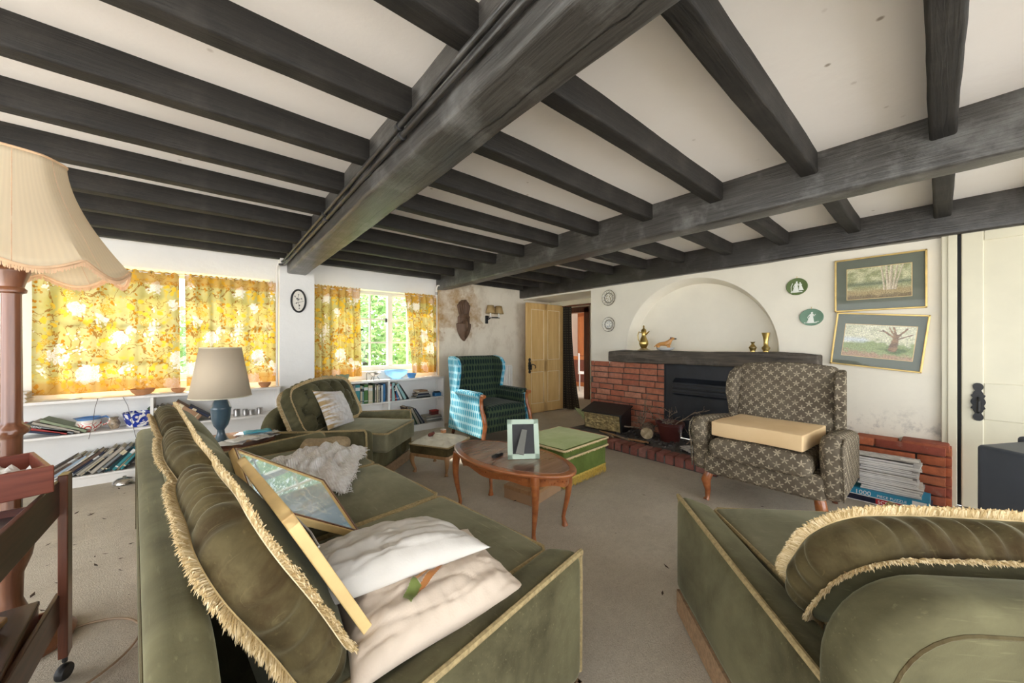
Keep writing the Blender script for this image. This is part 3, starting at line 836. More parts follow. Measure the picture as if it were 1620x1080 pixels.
def round_rect(w_, h_, r, n=16, seg=44):
    """outline of a rounded rectangle, counter-clockwise, evenly enough spaced"""
    pts = []
    cs = [(w_ / 2 - r, -h_ / 2 + r, -90), (w_ / 2 - r, h_ / 2 - r, 0), (-w_ / 2 + r, h_ / 2 - r, 90), (-w_ / 2 + r, -h_ / 2 + r, 180)]
    for q, (cx, cy, a0) in enumerate(cs):
        for i in range(n): 
            a = R(a0 + 90 * i / (n - 1)); pts.append(Vector((cx + r * math.cos(a), cy + r * math.sin(a), 0)))
        nx = cs[(q + 1) % 4]; a = R(nx[2]); e = Vector((nx[0] + r * math.cos(a), nx[1] + r * math.sin(a), 0)); b = pts[-1]
        for i in range(1, seg): pts.append(b.lerp(e, i / seg))
    return pts

def box_cushion(parent, w_, h_, th, M, seed, tuft=False, puff=.05, name='back_cushion', crown=0):
    """loose box cushion: gathered border between two fringed seams"""
    out = round_rect(w_, h_, .075 if tuft else .11)
    n = len(out)
    def nrm(i):
        d = out[(i + 1) % n] - out[i - 1]; return Vector((d.y, -d.x, 0)).normalized()
    def shape(p):
        if crown and p.y > 0: p = p + Vector((0, crown * (1 - (p.x / (w_ / 2)) ** 2) * (p.y / (h_ / 2)), 0))
        return p + Vector((0, 0, .012 * nz(p.x * 3, p.y * 3, seed)))
    g = G(); vs = []; fs = []
    KB = 9; s_ = 0.0; arc = []
    for i in range(n):
        arc.append(s_); s_ += (out[(i + 1) % n] - out[i]).length
    for k in range(KB):
        c = -th / 2 + th * k / (KB - 1); q = 1 - (2 * k / (KB - 1) - 1) ** 2
        for i in range(n):
            rip = .0075 * q ** .6 * (math.sin(arc[i] * 105 + (c / th) * 2.0 * nz(arc[i] * 4, seed + 9) + 3.0 * nz(arc[i] * 7, seed)) * (1.0 + .5 * nz(arc[i] * 5, seed + 3)) + .8 * nz(arc[i] * 40, c * 9, seed))
            vs.append(shape(out[i] + nrm(i) * (.028 * q + rip) + Vector((0, 0, c))))
    for k in range(KB - 1):
        for i in range(n): fs.append((k * n + i, k * n + (i + 1) % n, (k + 1) * n + (i + 1) % n, (k + 1) * n + i))
    def dimple(x, y):
        if not tuft: return .006 * nz(x * 7, y * 7, seed)
        best = 9; sx, sy = .17, .115
        r0 = round(y / sy)
        for rr_ in (r0 - 1, r0, r0 + 1):
            off = sx / 2 if rr_ % 2 else 0
            cx = round((x - off) / sx) * sx + off
            if abs(cx) < w_ / 2 - .07 and abs(rr_ * sy) < h_ / 2 - .03:
                best = min(best, math.hypot(x - cx, (y - rr_ * sy)))
        u_, v_ = x / sx * 2, y / sy
        ridge = min(abs(((u_ + v_) / 2) % 1 - .5), abs(((u_ - v_) / 2) % 1 - .5))
        return -.085 * math.exp(-(best / .030) ** 2) + .016 - .018 * math.exp(-((.5 - ridge) / .05) ** 2) * 0 - .024 * math.exp(-((.5 - max(abs(((u_ + v_) / 2) % 1 - .5), abs(((u_ - v_) / 2) % 1 - .5))) / .07) ** 2)
    for sg, base in ((1, (KB - 1) * n), (-1, 0)):
        prev = [base + i for i in range(n)]
        RG = 26 if tuft and sg > 0 else 9
        for k in range(1, RG):
            f = 1 - k / RG
            cur = []
            for i in range(n):
                p = out[i] * f; d = dimple(p.x, p.y) if sg > 0 else 0
                edge = min(1, (1 - f) * 6)
                c = sg * (th / 2 + puff * (1 - f ** 3.2) + d * edge)
                cur.append(len(vs)); vs.append(shape(Vector((p.x, p.y, c))))
            for i in range(n):
                q = (prev[i], prev[(i + 1) % n], cur[(i + 1) % n], cur[i]); fs.append(q if sg > 0 else q[::-1])
            prev = cur
        ctr = len(vs); vs.append(shape(Vector((0, 0, sg * (th / 2 + puff)))))
        for i in range(n):
            q = (prev[i], prev[(i + 1) % n], ctr); fs.append(q if sg > 0 else q[::-1])
    g.add(vs, fs, M); nb = (KB - 1) * n; g.m = [0] * nb + [1] * (len(fs) - nb)
    o = g.obj(name, [m_velvet_dk if not tuft else m_velvet, m_velvet], parent, smooth=70)
    for sg in (1, -1):
        g = G(); M3 = M.to_3x3()
        path = [M @ shape(out[i] + nrm(i) * .004 + Vector((0, 0, sg * th / 2))) for i in range(n)]
        g.tube(path, .0022, 6, closed=True)
        fringe(g, path, lambda i, t_: (M3 @ (nrm(i) * .85 + Vector((0, 0, sg * .5)))).normalized(), L=.027, per=2400, th=.0015, seed=seed + 5 * sg)
        g.obj('fringe', m_fringe, o, smooth=60, fixn=False)
    if tuft:
        for r_ in range(-2, 3):
            for c_ in range(-3, 4):
                x = c_ * .17 + (.085 if r_ % 2 else 0); y = r_ * .115
                if abs(x) < w_ / 2 - .07 and abs(y) < h_ / 2 - .03:
                    p = shape(Vector((x, y, th / 2 + puff * .85 - .03)))
                    G().lathe([(0, -.004), (.010, -.002), (.011, .002), (.006, .006), (0, .007)], 10, M=M @ Matrix.Translation(p)).obj('button', m_velvet, o)
    return o

def suite_seat(name, label, cat, loc, ang, W, D, n, tuft=False, recl=27, bh=.75, hh=.42, cy=.345, ext=.03, ft=.125):
    """one piece of the fringed velvet suite; local x along the width, y from back to front"""
    t = thing(name, label, cat, loc, ang)
    aw = .165
    G().rbox((W / 2, D / 2 + .01, .19), (W - .03, D - .08, .30), .03, (6, 6, 2)).obj('base', m_velvet, t)
    g = G()
    for a, b in (((.005, .03), (W - .005, .042)), ((.005, D - .025), (W - .005, D - .013)), ((.004, .03), (.016, D - .013)), ((W - .016, .03), (W - .004, D - .013))):
        g.b2((a[0], a[1], .008), (b[0], b[1], .105))
    g.obj('skirt', m_skirt, t, smooth=0)
    for side in (0, 1):
        x = aw / 2 if side == 0 else W - aw / 2
        def af(p, side=side):
            q = Vector(p); s_ = (q.x if side == 0 else -q.x) / aw + .5      # 0 outside .. 1 inside
            if q.z > .05:
                q.z -= .015 + .055 * max(0, s_ - .15) ** 1.2
                q.z += .028 * max(0, q.y / (D / 2)) - .02 * max(0, -q.y / (D / 2))
            q += Vector((.004 * nz(q.y * 4, q.z * 4, side), 0, .006 * nz(q.y * 5, q.x * 6, 7)))
            return q
        o = G().rbox((x, D / 2 + .01, .31), (aw, D - .02, .41), .045, (4, 16, 6), af).obj('arm', m_velvet, t)
        ox = .004 if side == 0 else W - .004
        g = G(); pts = []
        sgn = 1 if side == 0 else -1
        for i in range(25):
            y = .06 + (D - .065) * i / 24
            pts.append((ox + sgn * .010, y, .492 + .028 * max(0, (y - D / 2) / (D / 2)) - .02 * max(0, (D / 2 - y) / (D / 2))))
        pts += [(ox + sgn * .02, D + .003, .495), (ox + sgn * .02, D + .006, .40), (ox + sgn * .02, D + .002, .12)]
        g.tube(pts, .009, 7)
        g.obj('braid', m_braid, o)
    sw = (W - 2 * aw) / n
    for i in range(n):
        cx = aw + sw * (i + .5)
        def sf(p, i=i):
            q = Vector(p)
            if q.z > 0: q.z += .022 * (1 - (2 * q.x / sw) ** 2) * (1 - (1.7 * q.y / D) ** 2) + .006 * nz(q.x * 6, q.y * 6, i)
            return q
        y0_, y1_ = .20, D + ext
        c = G().rbox((cx, (y0_ + y1_) / 2, .375), (sw - .008, y1_ - y0_, .165), .03, (10, 12, 2), sf).obj('seat_cushion', m_velvet_seat, t)
        g = G(); zz = .452; e = .008
        g.tube([(cx - sw / 2 + e, y0_ + .05, zz), (cx - sw / 2 + e, y1_ - .03, zz), (cx - sw / 2 + .03, y1_ - .006, zz), (cx + sw / 2 - .03, y1_ - .006, zz), (cx + sw / 2 - e, y1_ - .03, zz), (cx + sw / 2 - e, y0_ + .05, zz)], .0085, 7)
        g.obj('piping', m_braid, c)
    # back frame: upright slab with rounded top corners, leaning inner face
    top = bh; rc = .20
    prof = [(.0, .10), (W, .10)] + [(W - rc + rc * math.cos(a), top - rc + rc * math.sin(a)) for a in [R(q) for q in range(0, 91, 10)]] + [(rc - rc * math.sin(a), top - rc + rc * math.cos(a)) for a in [R(q) for q in range(0, 91, 10)]]
    bf = G().prism(prof, -.005, ft)
    o = bf.obj('back_frame', m_velvet, t, bevel=min(.045, ft * .42), seg=8, smooth=180)
    g = G(); k_ = .05; g.tube([(k_, -.004, .15)] + [(rc - (rc - k_) * math.cos(a), -.004, top - rc + (rc - k_) * math.sin(a)) for a in [R(q) for q in range(0, 91, 10)]] + [(W - rc + (rc - k_) * math.sin(a), -.004, top - rc + (rc - k_) * math.cos(a)) for a in [R(q) for q in range(0, 91, 10)]] + [(W - k_, -.004, .15)], .005, 6)
    g.obj('piping', m_velvet_dk, o)
    for i in range(n):
        cx = aw + sw * (i + .5) if n > 1 else W / 2
        cw_ = sw - .015 if n > 1 else W - 2 * aw + (.24 if tuft else .10)
        # plane of the cushion: x along width, y up the lean, z to the front
        a = R(recl)
        ya = Vector((0, -math.sin(a), math.cos(a))); za = Vector((0, math.cos(a), math.sin(a)))
        M = Matrix((Vector((1, 0, 0)), ya, za)).transposed().to_4x4()
        base = Vector((cx, cy, .455))
        M.translation = base + ya * (hh / 2) - za * .0
        M = M @ Matrix.Rotation(R((-1.5, 1.0, 2.0)[i % 3]), 4, 'Z')
        box_cushion(t, cw_, hh, .11 if n == 1 else .092, M, 11 + i + int(W * 10), tuft, crown=.05 if tuft else .015)
    return t

SO = (-.330, 2.985, 0); SA = R(-83.4)
suite_seat('sofa', 'three seat olive velvet sofa with fringed cushions, heaped with pillows and a throw', 'sofa', SO, SA, 2.37, 1.0, 3, cy=.296, ft=.08, bh=.735, hh=.41)
suite_seat('armchair', 'olive velvet armchair with fringed back cushion seen from behind, nearest the cream door', 'armchair', (.93, .10, 0), R(-45), .90, .95, 1, bh=.72, hh=.312, cy=.375, recl=31)
suite_seat('armchair', 'buttoned olive velvet armchair below the pier, cushion on its seat', 'armchair', (.96, 4.20, 0), R(-137), .92, .92, 1, tuft=True, recl=24, bh=.66, hh=.37, ext=.11)

def pillow(name, w_, h_, t_, m_, seed, wr=.008, pinch=.10, n=64, flat=.3):
    """knife-edge pillow lying in its local xy plane, z up, resting on z=0"""
    g = G()
    for sg in (1, -1):
        def f(u, v, sg=sg):
            x, y = 2 * u - 1, 2 * v - 1
            e = (max(0, 1 - abs(x) ** 2.6) * max(0, 1 - abs(y) ** 2.6)) ** .55
            px = x * w_ / 2 * (1 - pinch * (1 - abs(y)) * 0 - pinch * (1 - y * y) * abs(x) ** 3)
            py = y * h_ / 2 * (1 - pinch * (1 - x * x) * abs(y) ** 3)
            z = sg * e * t_ / 2 * (1 if sg > 0 else flat)
            if sg > 0:
                z -= .005 * e ** .5 * max(0, 1 - abs(nz(x * 1.3 + 7, y * 2.8, seed + 2)) * 9) ** 1.5 + .003 * e ** .5 * max(0, 1 - abs(nz(x * 2.6, y * 1.6 + 5, seed + 6)) * 11)
                z += wr * e ** .5 * (nz(x * 2.2 + 3, y * 5, seed) + .6 * nz(x * 9, y * 3, seed + 4)) * 1.4
            return (px, py, z + t_ / 2 * flat)
        g.grid(f, n, n)
    o = g.obj(name, m_, smooth=80)
    bm = bmesh.new(); bm.from_mesh(o.data); bmesh.ops.remove_doubles(bm, verts=bm.verts, dist=.0008); bmesh.ops.recalc_face_normals(bm, faces=bm.faces); bm.to_mesh(o.data); bm.free()
    return o

# ---------------------------------------------------------------- wing chairs
def wing_profile(h0, h1, d, arm_h):
    """side view (y forward, z up) of a wing"""
    return [(-.02, h0), (-.09, h1 - .02), (-.06, h1), (.03, h1 - .005), (.12, h1 - .04), (.185, h1 - .12), (.20, h1 - .20), (.17, h1 - .30), (.13, arm_h + .06), (.18, arm_h), (.25, arm_h - .05), (.25, h0)]

def wing_chair_star():
    t = thing('wing_chair', 'brown wing chair patterned with pale stars, foam slab on its seat', 'armchair', (3.27, .825, 0), R(90))
    W = .655
    G().rbox((0, 0, .285), (W + .08, .70, .17), .04, (4, 4, 2)).obj('seat_frame', m_star, t)
    def sf(p):
        q = Vector(p); q.z += .02 * (1 - (q.x / .35) ** 2) if q.z > 0 else 0; return q
    G().rbox((0, .06, .415), (W - .05, .72, .14), .05, (8, 8, 2), sf).obj('seat_cushion', m_star, t)
    a = R(13)
    M = Matrix.Translation((0, -.27, .40)) @ Matrix.Rotation(a, 4, 'X')
    def bf(p):
        q = Vector(p)
        if q.z > .2: q.z += .02 * (1 - (q.x / .33) ** 2)
        if q.y > 0: q.y += .03 * (1 - (q.x / .34) ** 2)
        return q
    G().rbox((0, 0, .305), (W + .02, .14, .66), .05, (8, 2, 8), bf, M=M).obj('backrest', m_star, t)
    for s_ in (-1, 1):
        pr = [(-.33, .28), (-.47, .98), (-.44, 1.005), (-.34, 1.0), (-.245, .955), (-.19, .87), (-.18, .78), (-.215, .68), (-.235, .60), (-.20, .55), (-.12, .54), (-.12, .28)]
        g = G().prism(pr, -.035, .035, 'yz', M=Matrix.Translation((s_ * (W / 2 + .055), 0, 0)) @ Matrix.Rotation(s_ * R(-7), 4, 'Z'))
        g.obj('wing', m_star, t, bevel=.03, seg=4, smooth=50)
        ap = [(-.30, .22), (.34, .22), (.355, .40), (.40, .52), (.385, .60), (.31, .635), (.10, .62), (-.30, .58)]
        g = G().prism(ap, -.06, .06, 'yz', M=Matrix.Translation((s_ * (W / 2 + .065), 0, 0)))
        o = g.obj('arm', m_star, t, bevel=.05, seg=5, smooth=50)
        g = G(); x = s_ * (W / 2 + .12)
        g.tube([(x, .335, .24), (x, .35, .40), (x, .388, .52), (x, .375, .585), (x, .31, .618)], .006, 6)
        g.obj('piping', m_star, o)
    for sx in (-1, 1):
        G().tube([(sx * .33, .31, .21), (sx * .345, .335, .15), (sx * .335, .325, .08), (sx * .335, .33, .02), (sx * .34, .345, .0)], [.032, .034, .022, .017, .022], 10).obj('leg', m_tablewood, t)
        G().tube([(sx * .30, -.30, .21), (sx * .31, -.34, .0)], [.026, .018], 8).obj('leg', m_mahog, t)
    return t
wing_chair_star()
g = G()
def ff(p):
    q = Vector(p); q.z += .008 * nz(q.x * 5, q.y * 5, 2); return q
fo = g.rbox((0, 0, .055), (.56, .50, .105), .008, (6, 6, 2), ff, k=2).obj('foam_cushion', m_foam, smooth=50)
tag(fo, 'bare yellow foam slab lying on the star patterned wing chair', 'foam cushion')
Mf = Matrix.Translation((3.27, .825, .508)) @ Matrix.Rotation(R(90), 4, 'Z') @ Matrix.Translation((.0, .13, 0)) @ Matrix.Rotation(R(-4), 4, 'Z')
fo.matrix_world = Mf

def wing_chair_blue():
    t = thing('wing_chair', 'turquoise wing chair, its shaded inside coloured darker, with wooden arm fronts by the damp wall', 'armchair', (2.72, 3.72, 0), PI)
    W = .60
    G().rbox((0, .02, .27), (W + .04, .70, .22), .03, (4, 4, 2)).obj('seat_frame', m_ikat_shaded, t)
    def sf(p):
        q = Vector(p); q.z += .025 * (1 - (q.x / .3) ** 2) if q.z > 0 else 0; return q
    G().rbox((0, .07, .40), (W - .02, .66, .13), .045, (8, 8, 2), sf).obj('seat_cushion', m_ikat_shaded, t)
    M = Matrix.Translation((0, -.25, .38)) @ Matrix.Rotation(R(10), 4, 'X')
    def bf(p):
        q = Vector(p)
        if q.y > 0: q.y += .025 * (1 - (q.x / .31) ** 2)
        return q
    G().rbox((0, 0, .325), (W + .02, .13, .68), .045, (8, 2, 8), bf, M=M).obj('backrest', m_ikat_shaded, t)
    for s_ in (-1, 1):
        pr = [(-.33, .30), (-.44, 1.01), (-.42, 1.04), (-.30, 1.045), (-.17, 1.02), (-.115, .95), (-.11, .86), (-.14, .74), (-.16, .64), (-.14, .60), (-.14, .30)]
        Mw = Matrix.Translation((s_ * (W / 2 + .035), 0, 0)) @ Matrix.Rotation(s_ * R(-6), 4, 'Z')
        G().prism(pr, -.028 if s_ > 0 else .006, -.006 if s_ > 0 else .028, 'yz', M=Mw).obj('wing_inner', m_ikat_shaded, t, bevel=.009, seg=3, smooth=50)
        G().prism(pr, -.010, .040, 'yz', M=Mw @ Matrix.Translation((s_ * .016, 0, 0)) @ Matrix.Scale(s_, 4, (1, 0, 0))).obj('wing', m_ikat_lit, t, bevel=.018, seg=3, smooth=50)
        ap = [(-.38, .12), (.36, .12), (.40, .30), (.33, .42), (.32, .58), (.25, .60), (-.30, .60)]
        G().prism(ap, -.02, .02, 'yz', M=Matrix.Translation((s_ * (W / 2 + .055), 0, 0))).obj('side_panel', m_ikat_lit, t, bevel=.012, seg=3, smooth=50)
        G().prism([(-.2, .25), (.33, .25), (.31, .57), (-.2, .58)], -.02, .02, 'yz', M=Matrix.Translation((s_ * (W / 2 + .018), 0, 0))).obj('arm_inner', m_ikat_shaded, t, bevel=.01, seg=3, smooth=50)
        G().rbox((s_ * (W / 2 + .045), .06, .605), (.11, .50, .06), .028, (2, 6, 1)).obj('arm_pad', m_ikat_lit if s_ > 0 else m_ikat_shaded, t)
        x = s_ * (W / 2 + .05)
        G().tube([(x, .36, .0), (x, .385, .14), (x, .415, .26), (x, .385, .38), (x, .345, .46), (x, .335, .55), (x, .36, .605), (x, .40, .60)], [.022, .024, .025, .024, .022, .022, .026, .022], 10).obj('arm_front', m_tablewood, t)
        G().tube([(s_ * .30, -.33, .16), (s_ * .31, -.38, 0)], [.024, .018], 8).obj('leg', m_mahog, t)
    return t
wing_chair_blue()

# ---------------------------------------------------------------- small furniture
def cabriole(g, x, y, z1, out, k=1.0, foot=.018):
    ox, oy = out
    pts = []; rs = []
    for i in range(15):
        f = i / 14; z = z1 * (1 - f)
        s_ = .022 * math.sin(f * PI * 1.25 + .2) * (1 - .2 * f) - .012 * f + (.02 * max(0, f - .85) / .15)
        pts.append((x + ox * s_, y + oy * s_, z)); rs.append(k * (.024 - .014 * min(1, f * 1.25) + (foot - .010) * max(0, f - .9) / .1))
    return g.tube(pts, rs, 10)

# oval coffee table
CT = thing('coffee_table', 'oval cherry wood coffee table with curved legs, photo frame on it', 'table', (1.59, 1.93, 0), R(97.3))
def ell(a, b, n=56, lob=.02):
    return [(a * math.cos(2 * PI * i / n) * (1 + lob * math.cos(8 * PI * i / n)), b * math.sin(2 * PI * i / n) * (1 + lob * math.cos(8 * PI * i / n))) for i in range(n)]
A_, B_ = .515, .275
G().prism(ell(A_, B_), .405, .428, 'xy').obj('top_rim', m_tablewood, CT, bevel=.008, seg=3)
G().prism(ell(A_ - .045, B_ - .045), .427, .4305, 'xy').obj('top_panel', m_tabletop, CT, smooth=30)
def apron():
    g = G(); n = 96; vs = []; fs = []
    o1 = ell(A_ - .05, B_ - .05, n); o2 = ell(A_ - .07, B_ - .07, n)
    for i in range(n):
        dz = .335 + .018 * math.sin(8 * PI * i / n) ** 2
        vs += [(o1[i][0], o1[i][1], .408), (o1[i][0], o1[i][1], dz), (o2[i][0], o2[i][1], dz), (o2[i][0], o2[i][1], .408)]
    for i in range(n):
        j = (i + 1) % n
        for a, b in ((0, 1), (1, 2), (2, 3)): fs.append((4 * i + a, 4 * i + b, 4 * j + b, 4 * j + a))
    g.add(vs, fs); rr = random.Random(4)
    for i in range(n):      # low carved sprigs
        p = Vector((o1[i][0], o1[i][1], .372 + .012 * math.sin(i * 1.3)))
        g.lathe([(0, -.007), (.007, 0), (0, .007)], 6, c=p)
    return g
apron().obj('apron', m_tablewood, CT)
for sx in (-1, 1):
    for sy in (-1, 1):
        g = G(); cabriole(g, sx * .36, sy * .165, .41, (sx * .9, sy * .6), 1.25)
        g.obj('leg', m_tablewood, CT)
# photo frame with its strut, back to the room
PF = thing('photo_frame', 'mint green photo frame standing on the oval table, back and strut showing', 'photo frame')
PFx = Vector((.80, -.56, 0)).normalized(); PFz = Vector((.17, .26, .95)).normalized(); PFy = PFz.cross(PFx)
frame(PF, PFx, PFy, PFx.cross(PFy), (1.60, 1.79, .431))
m_mint = M_('mint paint', (.50, .62, .50), .5, .06, 6)
g = G(); fw, W_, H_ = .034, .215, .262
g.b2((-W_ / 2, -.008, 0), (-W_ / 2 + fw, .010, H_)); g.b2((W_ / 2 - fw, -.008, 0), (W_ / 2, .010, H_)); g.b2((-W_ / 2, -.008, 0), (W_ / 2, .010, fw)); g.b2((-W_ / 2, -.008, H_ - fw), (W_ / 2, .010, H_))
g.obj('frame', m_mint, PF, bevel=.003, smooth=0)
G().b2((-W_ / 2 + fw - .004, -.004, fw - .004), (W_ / 2 - fw + .004, .006, H_ - fw + .004)).obj('backing', m_black, PF, smooth=0)
G().prism([(-.018, .17), (.018, .17), (.026, .003), (-.026, .003)], -.003, .003, 'xz', M=Matrix.Translation((.01, -.008, .19)) @ Matrix.Rotation(R(-36), 4, 'X') @ Matrix.Rotation(R(14), 4, 'Y') @ Matrix.Scale(1.22, 4, (0, 0, 1)) @ Matrix.Translation((0, 0, -.17))).obj('strut', M_('grey card', (.22, .22, .20), .8, .1), PF)
rc = thing('remote_control', 'small black gadget lying beside the mint photo frame', 'gadget', (1.50, 1.95, .431), R(20))
G().rbox((0, 0, .008), (.10, .035, .016), .005).obj('body', m_black, rc)
G().rbox((.02, 0, .0165), (.03, .02, .004), .001).obj('screen', m_steel, rc)

# green velvet storage ottoman
OT = thing('ottoman', 'square green velvet box ottoman with gold fringe behind the coffee table', 'ottoman', (2.50, 2.27, 0), R(4))
G().rbox((0, 0, .15), (.63, .55, .24), .015, (3, 3, 3)).obj('body', m_velvet_green, OT)
def lf(p):
    q = Vector(p); q.z += .015 * (1 - (q.x / .33) ** 2) * (1 - (q.y / .29) ** 2) + .006 * nz(q.x * 6, q.y * 6, 3) if q.z > 0 else 0; return q
o = G().rbox((0, 0, .298), (.66, .58, .07), .02, (8, 8, 2), lf).obj('lid', m_velvet_green, OT)
G().grid(lambda u, v: ((u - .5) * .635, (v - .5) * .555, .3375 + .014 * (1 - (2 * u - 1) ** 2) * (1 - (2 * v - 1) ** 2) + .006 * nz((u - .5) * 3.9, (v - .5) * 3.4, 3)), 12, 12).obj('lid_top', m_velvet_lime, o)
g = G()
for z_, e in ((.328, .008), (.262, .006)):
    q = round_rect(.66 + e, .58 + e, .02, 4, 20); path = [(p.x, p.y, z_) for p in q]
    g.tube(path, .008, 6, closed=True); 
    fringe(g, path, lambda i, t_, path=path: Vector((path[i][0] / .33, path[i][1] / .29, -.5)).normalized(), L=.014, per=150, th=.004, seed=int(z_ * 99))
g.obj('braid', m_fringe, o)
g = G(); q = round_rect(.635, .555, .02, 4, 24); path = [(p.x, p.y, .085) for p in q]
g.tube(path, .008, 6, closed=True)
fringe(g, path, lambda i, t_: Vector((path[i][0] * .25, path[i][1] * .25, -1)).normalized(), L=.072, per=330, th=.0028, seed=8, droop=0, sp=.05, gs=.03)
g.obj('fringe', m_fringe_gold, OT, fixn=False)

# buttoned footstool
FS = thing('footstool', 'small buttoned footstool with pale top and curved legs before the olive armchair', 'footstool', (1.69, 3.10, 0), R(-62))
G().rbox((0, 0, .225), (.42, .40, .09), .02, (3, 3, 2)).obj('seat_frame', m_velvet_dk, FS)
def tuftg(u, v):
    x, y = (u - .5) * .425, (v - .5) * .405
    d = min(math.hypot(x - (i * .12 + (.06 if j % 2 else 0)), y - j * .085) for i in range(-2, 3) for j in range(-2, 3))
    e = (1 - (2 * u - 1) ** 6) * (1 - (2 * v - 1) ** 6)
    return (x, y, .265 + .048 * e - .028 * math.exp(-(d / .022) ** 2) * e)
m_stooltop = M_('pale dralon', (.66, .63, .52), .85, .12, 8, .15, 200)
o = G().grid(tuftg, 48, 46).obj('top', m_stooltop, FS, smooth=80)
g = G(); path = [(p.x, p.y, .268) for p in round_rect(.43, .41, .02, 4, 10)]
g.tube(path, .007, 6, closed=True); g.obj('piping', m_braid, o)
G().prism([(-.205, .155), (.205, .155), (.205, .19), (-.205, .19)], -.195, .195).obj('rail', m_oak, FS, bevel=.006)
for sx in (-1, 1):
    for sy in (-1, 1):
        g = G(); cabriole(g, sx * .18, sy * .17, .18, (sx * .7, sy * .7), 1.15); g.obj('leg', m_oak, FS)
kn = thing('figurine', 'small brown carved figurine lying on the pale footstool', 'figurine', (1.62, 3.16, .308), R(30))
G().rbox((0, 0, .02), (.07, .035, .035), .016).obj('body', m_mahog_red, kn)
G().lathe([(0, -.016), (.014, -.008), (.016, 0), (.012, .010), (0, .016)], 12, c=(.042, 0, .024)).obj('head', m_mahog_red, kn)
kn = thing('trinket_box', 'little pink lidded box on the far corner of the footstool', 'trinket box', (1.79, 3.22, .306), R(10))
G().rbox((0, 0, .015), (.045, .04, .03), .005).obj('box', m_terra, kn)
G().rbox((0, 0, .034), (.048, .043, .010), .004).obj('lid', m_pink_cloth, kn)

# round side table by the sofa, table lamp
ST = thing('side_table', 'round dark side table between sofa and buttoned armchair, strewn with papers', 'table', (.10, 3.33, 0))
G().lathe([(0, .47), (.27, .47), (.28, .478), (.28, .492), (.272, .50), (0, .50)], 40).obj('top', m_mahog, ST)
G().lathe([(.03, .0), (.035, .1), (.02, .2), (.035, .3), (.05, .42), (.06, .47)], 20).obj('pedestal', m_mahog, ST)
for i in range(3):
    a = 2 * PI * i / 3 + .4
    G().tube([(.03 * math.cos(a), .03 * math.sin(a), .14), (.14 * math.cos(a), .14 * math.sin(a), .10), (.24 * math.cos(a), .24 * math.sin(a), .02)], [.022, .018, .014], 8).obj('foot', m_mahog, ST)
TL = thing('table_lamp', 'blue grey urn table lamp with beige shade on the round side table', 'lamp', (.05, 3.30, .501))
G().lathe([(0.0000, 0), (0.0510, 0), (0.0530, .012), (0.0408, .022), (0.0245, .055), (0.0204, .085), (0.0272, .098), (0.0422, .12), (0.0530, .16), (0.0571, .21), (0.0585, .232), (0.0612, .240), (0.0585, .250), (0.0544, .258), (0.0462, .285), (0.0272, .318), (0.0190, .335), (0.0177, .375)], 36).obj('base', m_lampblue, TL)
G().lathe([(.012, .37), (.012, .46), (.018, .47), (.018, .52), (0, .53)], 12).obj('bulb_holder', m_brass, TL)
g = G(); n = 48; g.lathe([(.178, .325), (.118, .672)], n, c=(0, 0, 0)); g.f = g.f[:n]; g.m = g.m[:n]
g.uv = [(j / n, i) for i in range(2) for j in range(n)]
o = solid(g.obj('shade', m_shade_beige, TL, fixn=False), .002)
g = G()
for r_, z_ in ((.178, .325), (.118, .672)): g.tube([(r_ * math.cos(2 * PI * i / 48), r_ * math.sin(2 * PI * i / 48), z_) for i in range(48)], .0035, 6, closed=True)
for a in (0, 2.1, 4.2): g.tube([(0, 0, .53), (.118 * math.cos(a), .118 * math.sin(a), .668)], .0018, 5)
g.obj('shade_wire', m_cream, o)

# standard lamp
FL = thing('floor_lamp', 'tall turned wood floor lamp with scalloped cream silk shade beside the trolley', 'lamp', (-.60, 2.33, 0))
G().lathe([(0, 0), (.16, 0), (.165, .02), (.15, .04), (.09, .06), (.06, .09), (.035, .12)], 36).obj('foot', m_lampwood, FL)
def flute(an, z): return 1 - .06 * (math.cos(an * 9) > .2) * (1 if .5 < z < 1.36 and not .80 < z < .86 else 0)
prof = [(.035, .12), (.04, .16), (.028, .2), (.03, .30), (.050, .36), (.058, .40), (.050, .44), (.033, .47), (.028, .49), (.026, .50), (.027, .79), (.028, .80), (.044, .812), (.046, .822), (.044, .832), (.028, .845), (.027, .86), (.0245, 1.32), (.025, 1.33), (.036, 1.335), (.038, 1.345), (.030, 1.355), (.034, 1.37), (.046, 1.41), (.048, 1.42), (.040, 1.43), (.044, 1.44), (.030, 1.45), (.012, 1.46)]
prof = [(a, b if b < .4 else b * 1.05) for a, b in prof]
G().lathe(prof, 54, sq=flute).obj('pole', m_lampwood, FL, smooth=50)
G().lathe([(.012, 1.45), (.012, 1.58), (.018, 1.59), (.018, 1.64), (.03, 1.68), (.03, 1.72), (0, 1.75)], 14).obj('bulb_holder', m_brass, FL)
NP = 8
def shade_pt(an, f):
    """f 0 at the top rim, 1 at the scalloped lower edge"""
    lob = (an / (2 * PI) * NP) % 1
    sc_ = math.sin(lob * PI)
    r0 = .135 + (.30 - .135) * (f ** 1.75) + .012 * f
    r_ = r0 * (1 - .045 * sc_ * (1 - .3 * f) + .02)
    z = 1.93 - .41 * f - (.050 * sc_ * max(0, f - .72) / .28)
    return Vector((r_ * math.cos(an), r_ * math.sin(an), z))
g = G(); nu, nv = 96, 16
g.grid(lambda u, v: shade_pt(u * 2 * PI + .25, v), nu, nv)
g.uv = [(i / nu * 1.4, j / nv) for i in range(nu + 1) for j in range(nv + 1)]
sh = solid(g.obj('shade', m_shade_silk, FL, fixn=False, smooth=25), .002)
g = G(); g.tube([shade_pt(2 * PI * i / 160 + .25, 1) for i in range(160)], .006, 6, closed=True)
path = [shade_pt(2 * PI * i / 160 + .25, 1.0) for i in range(160)]
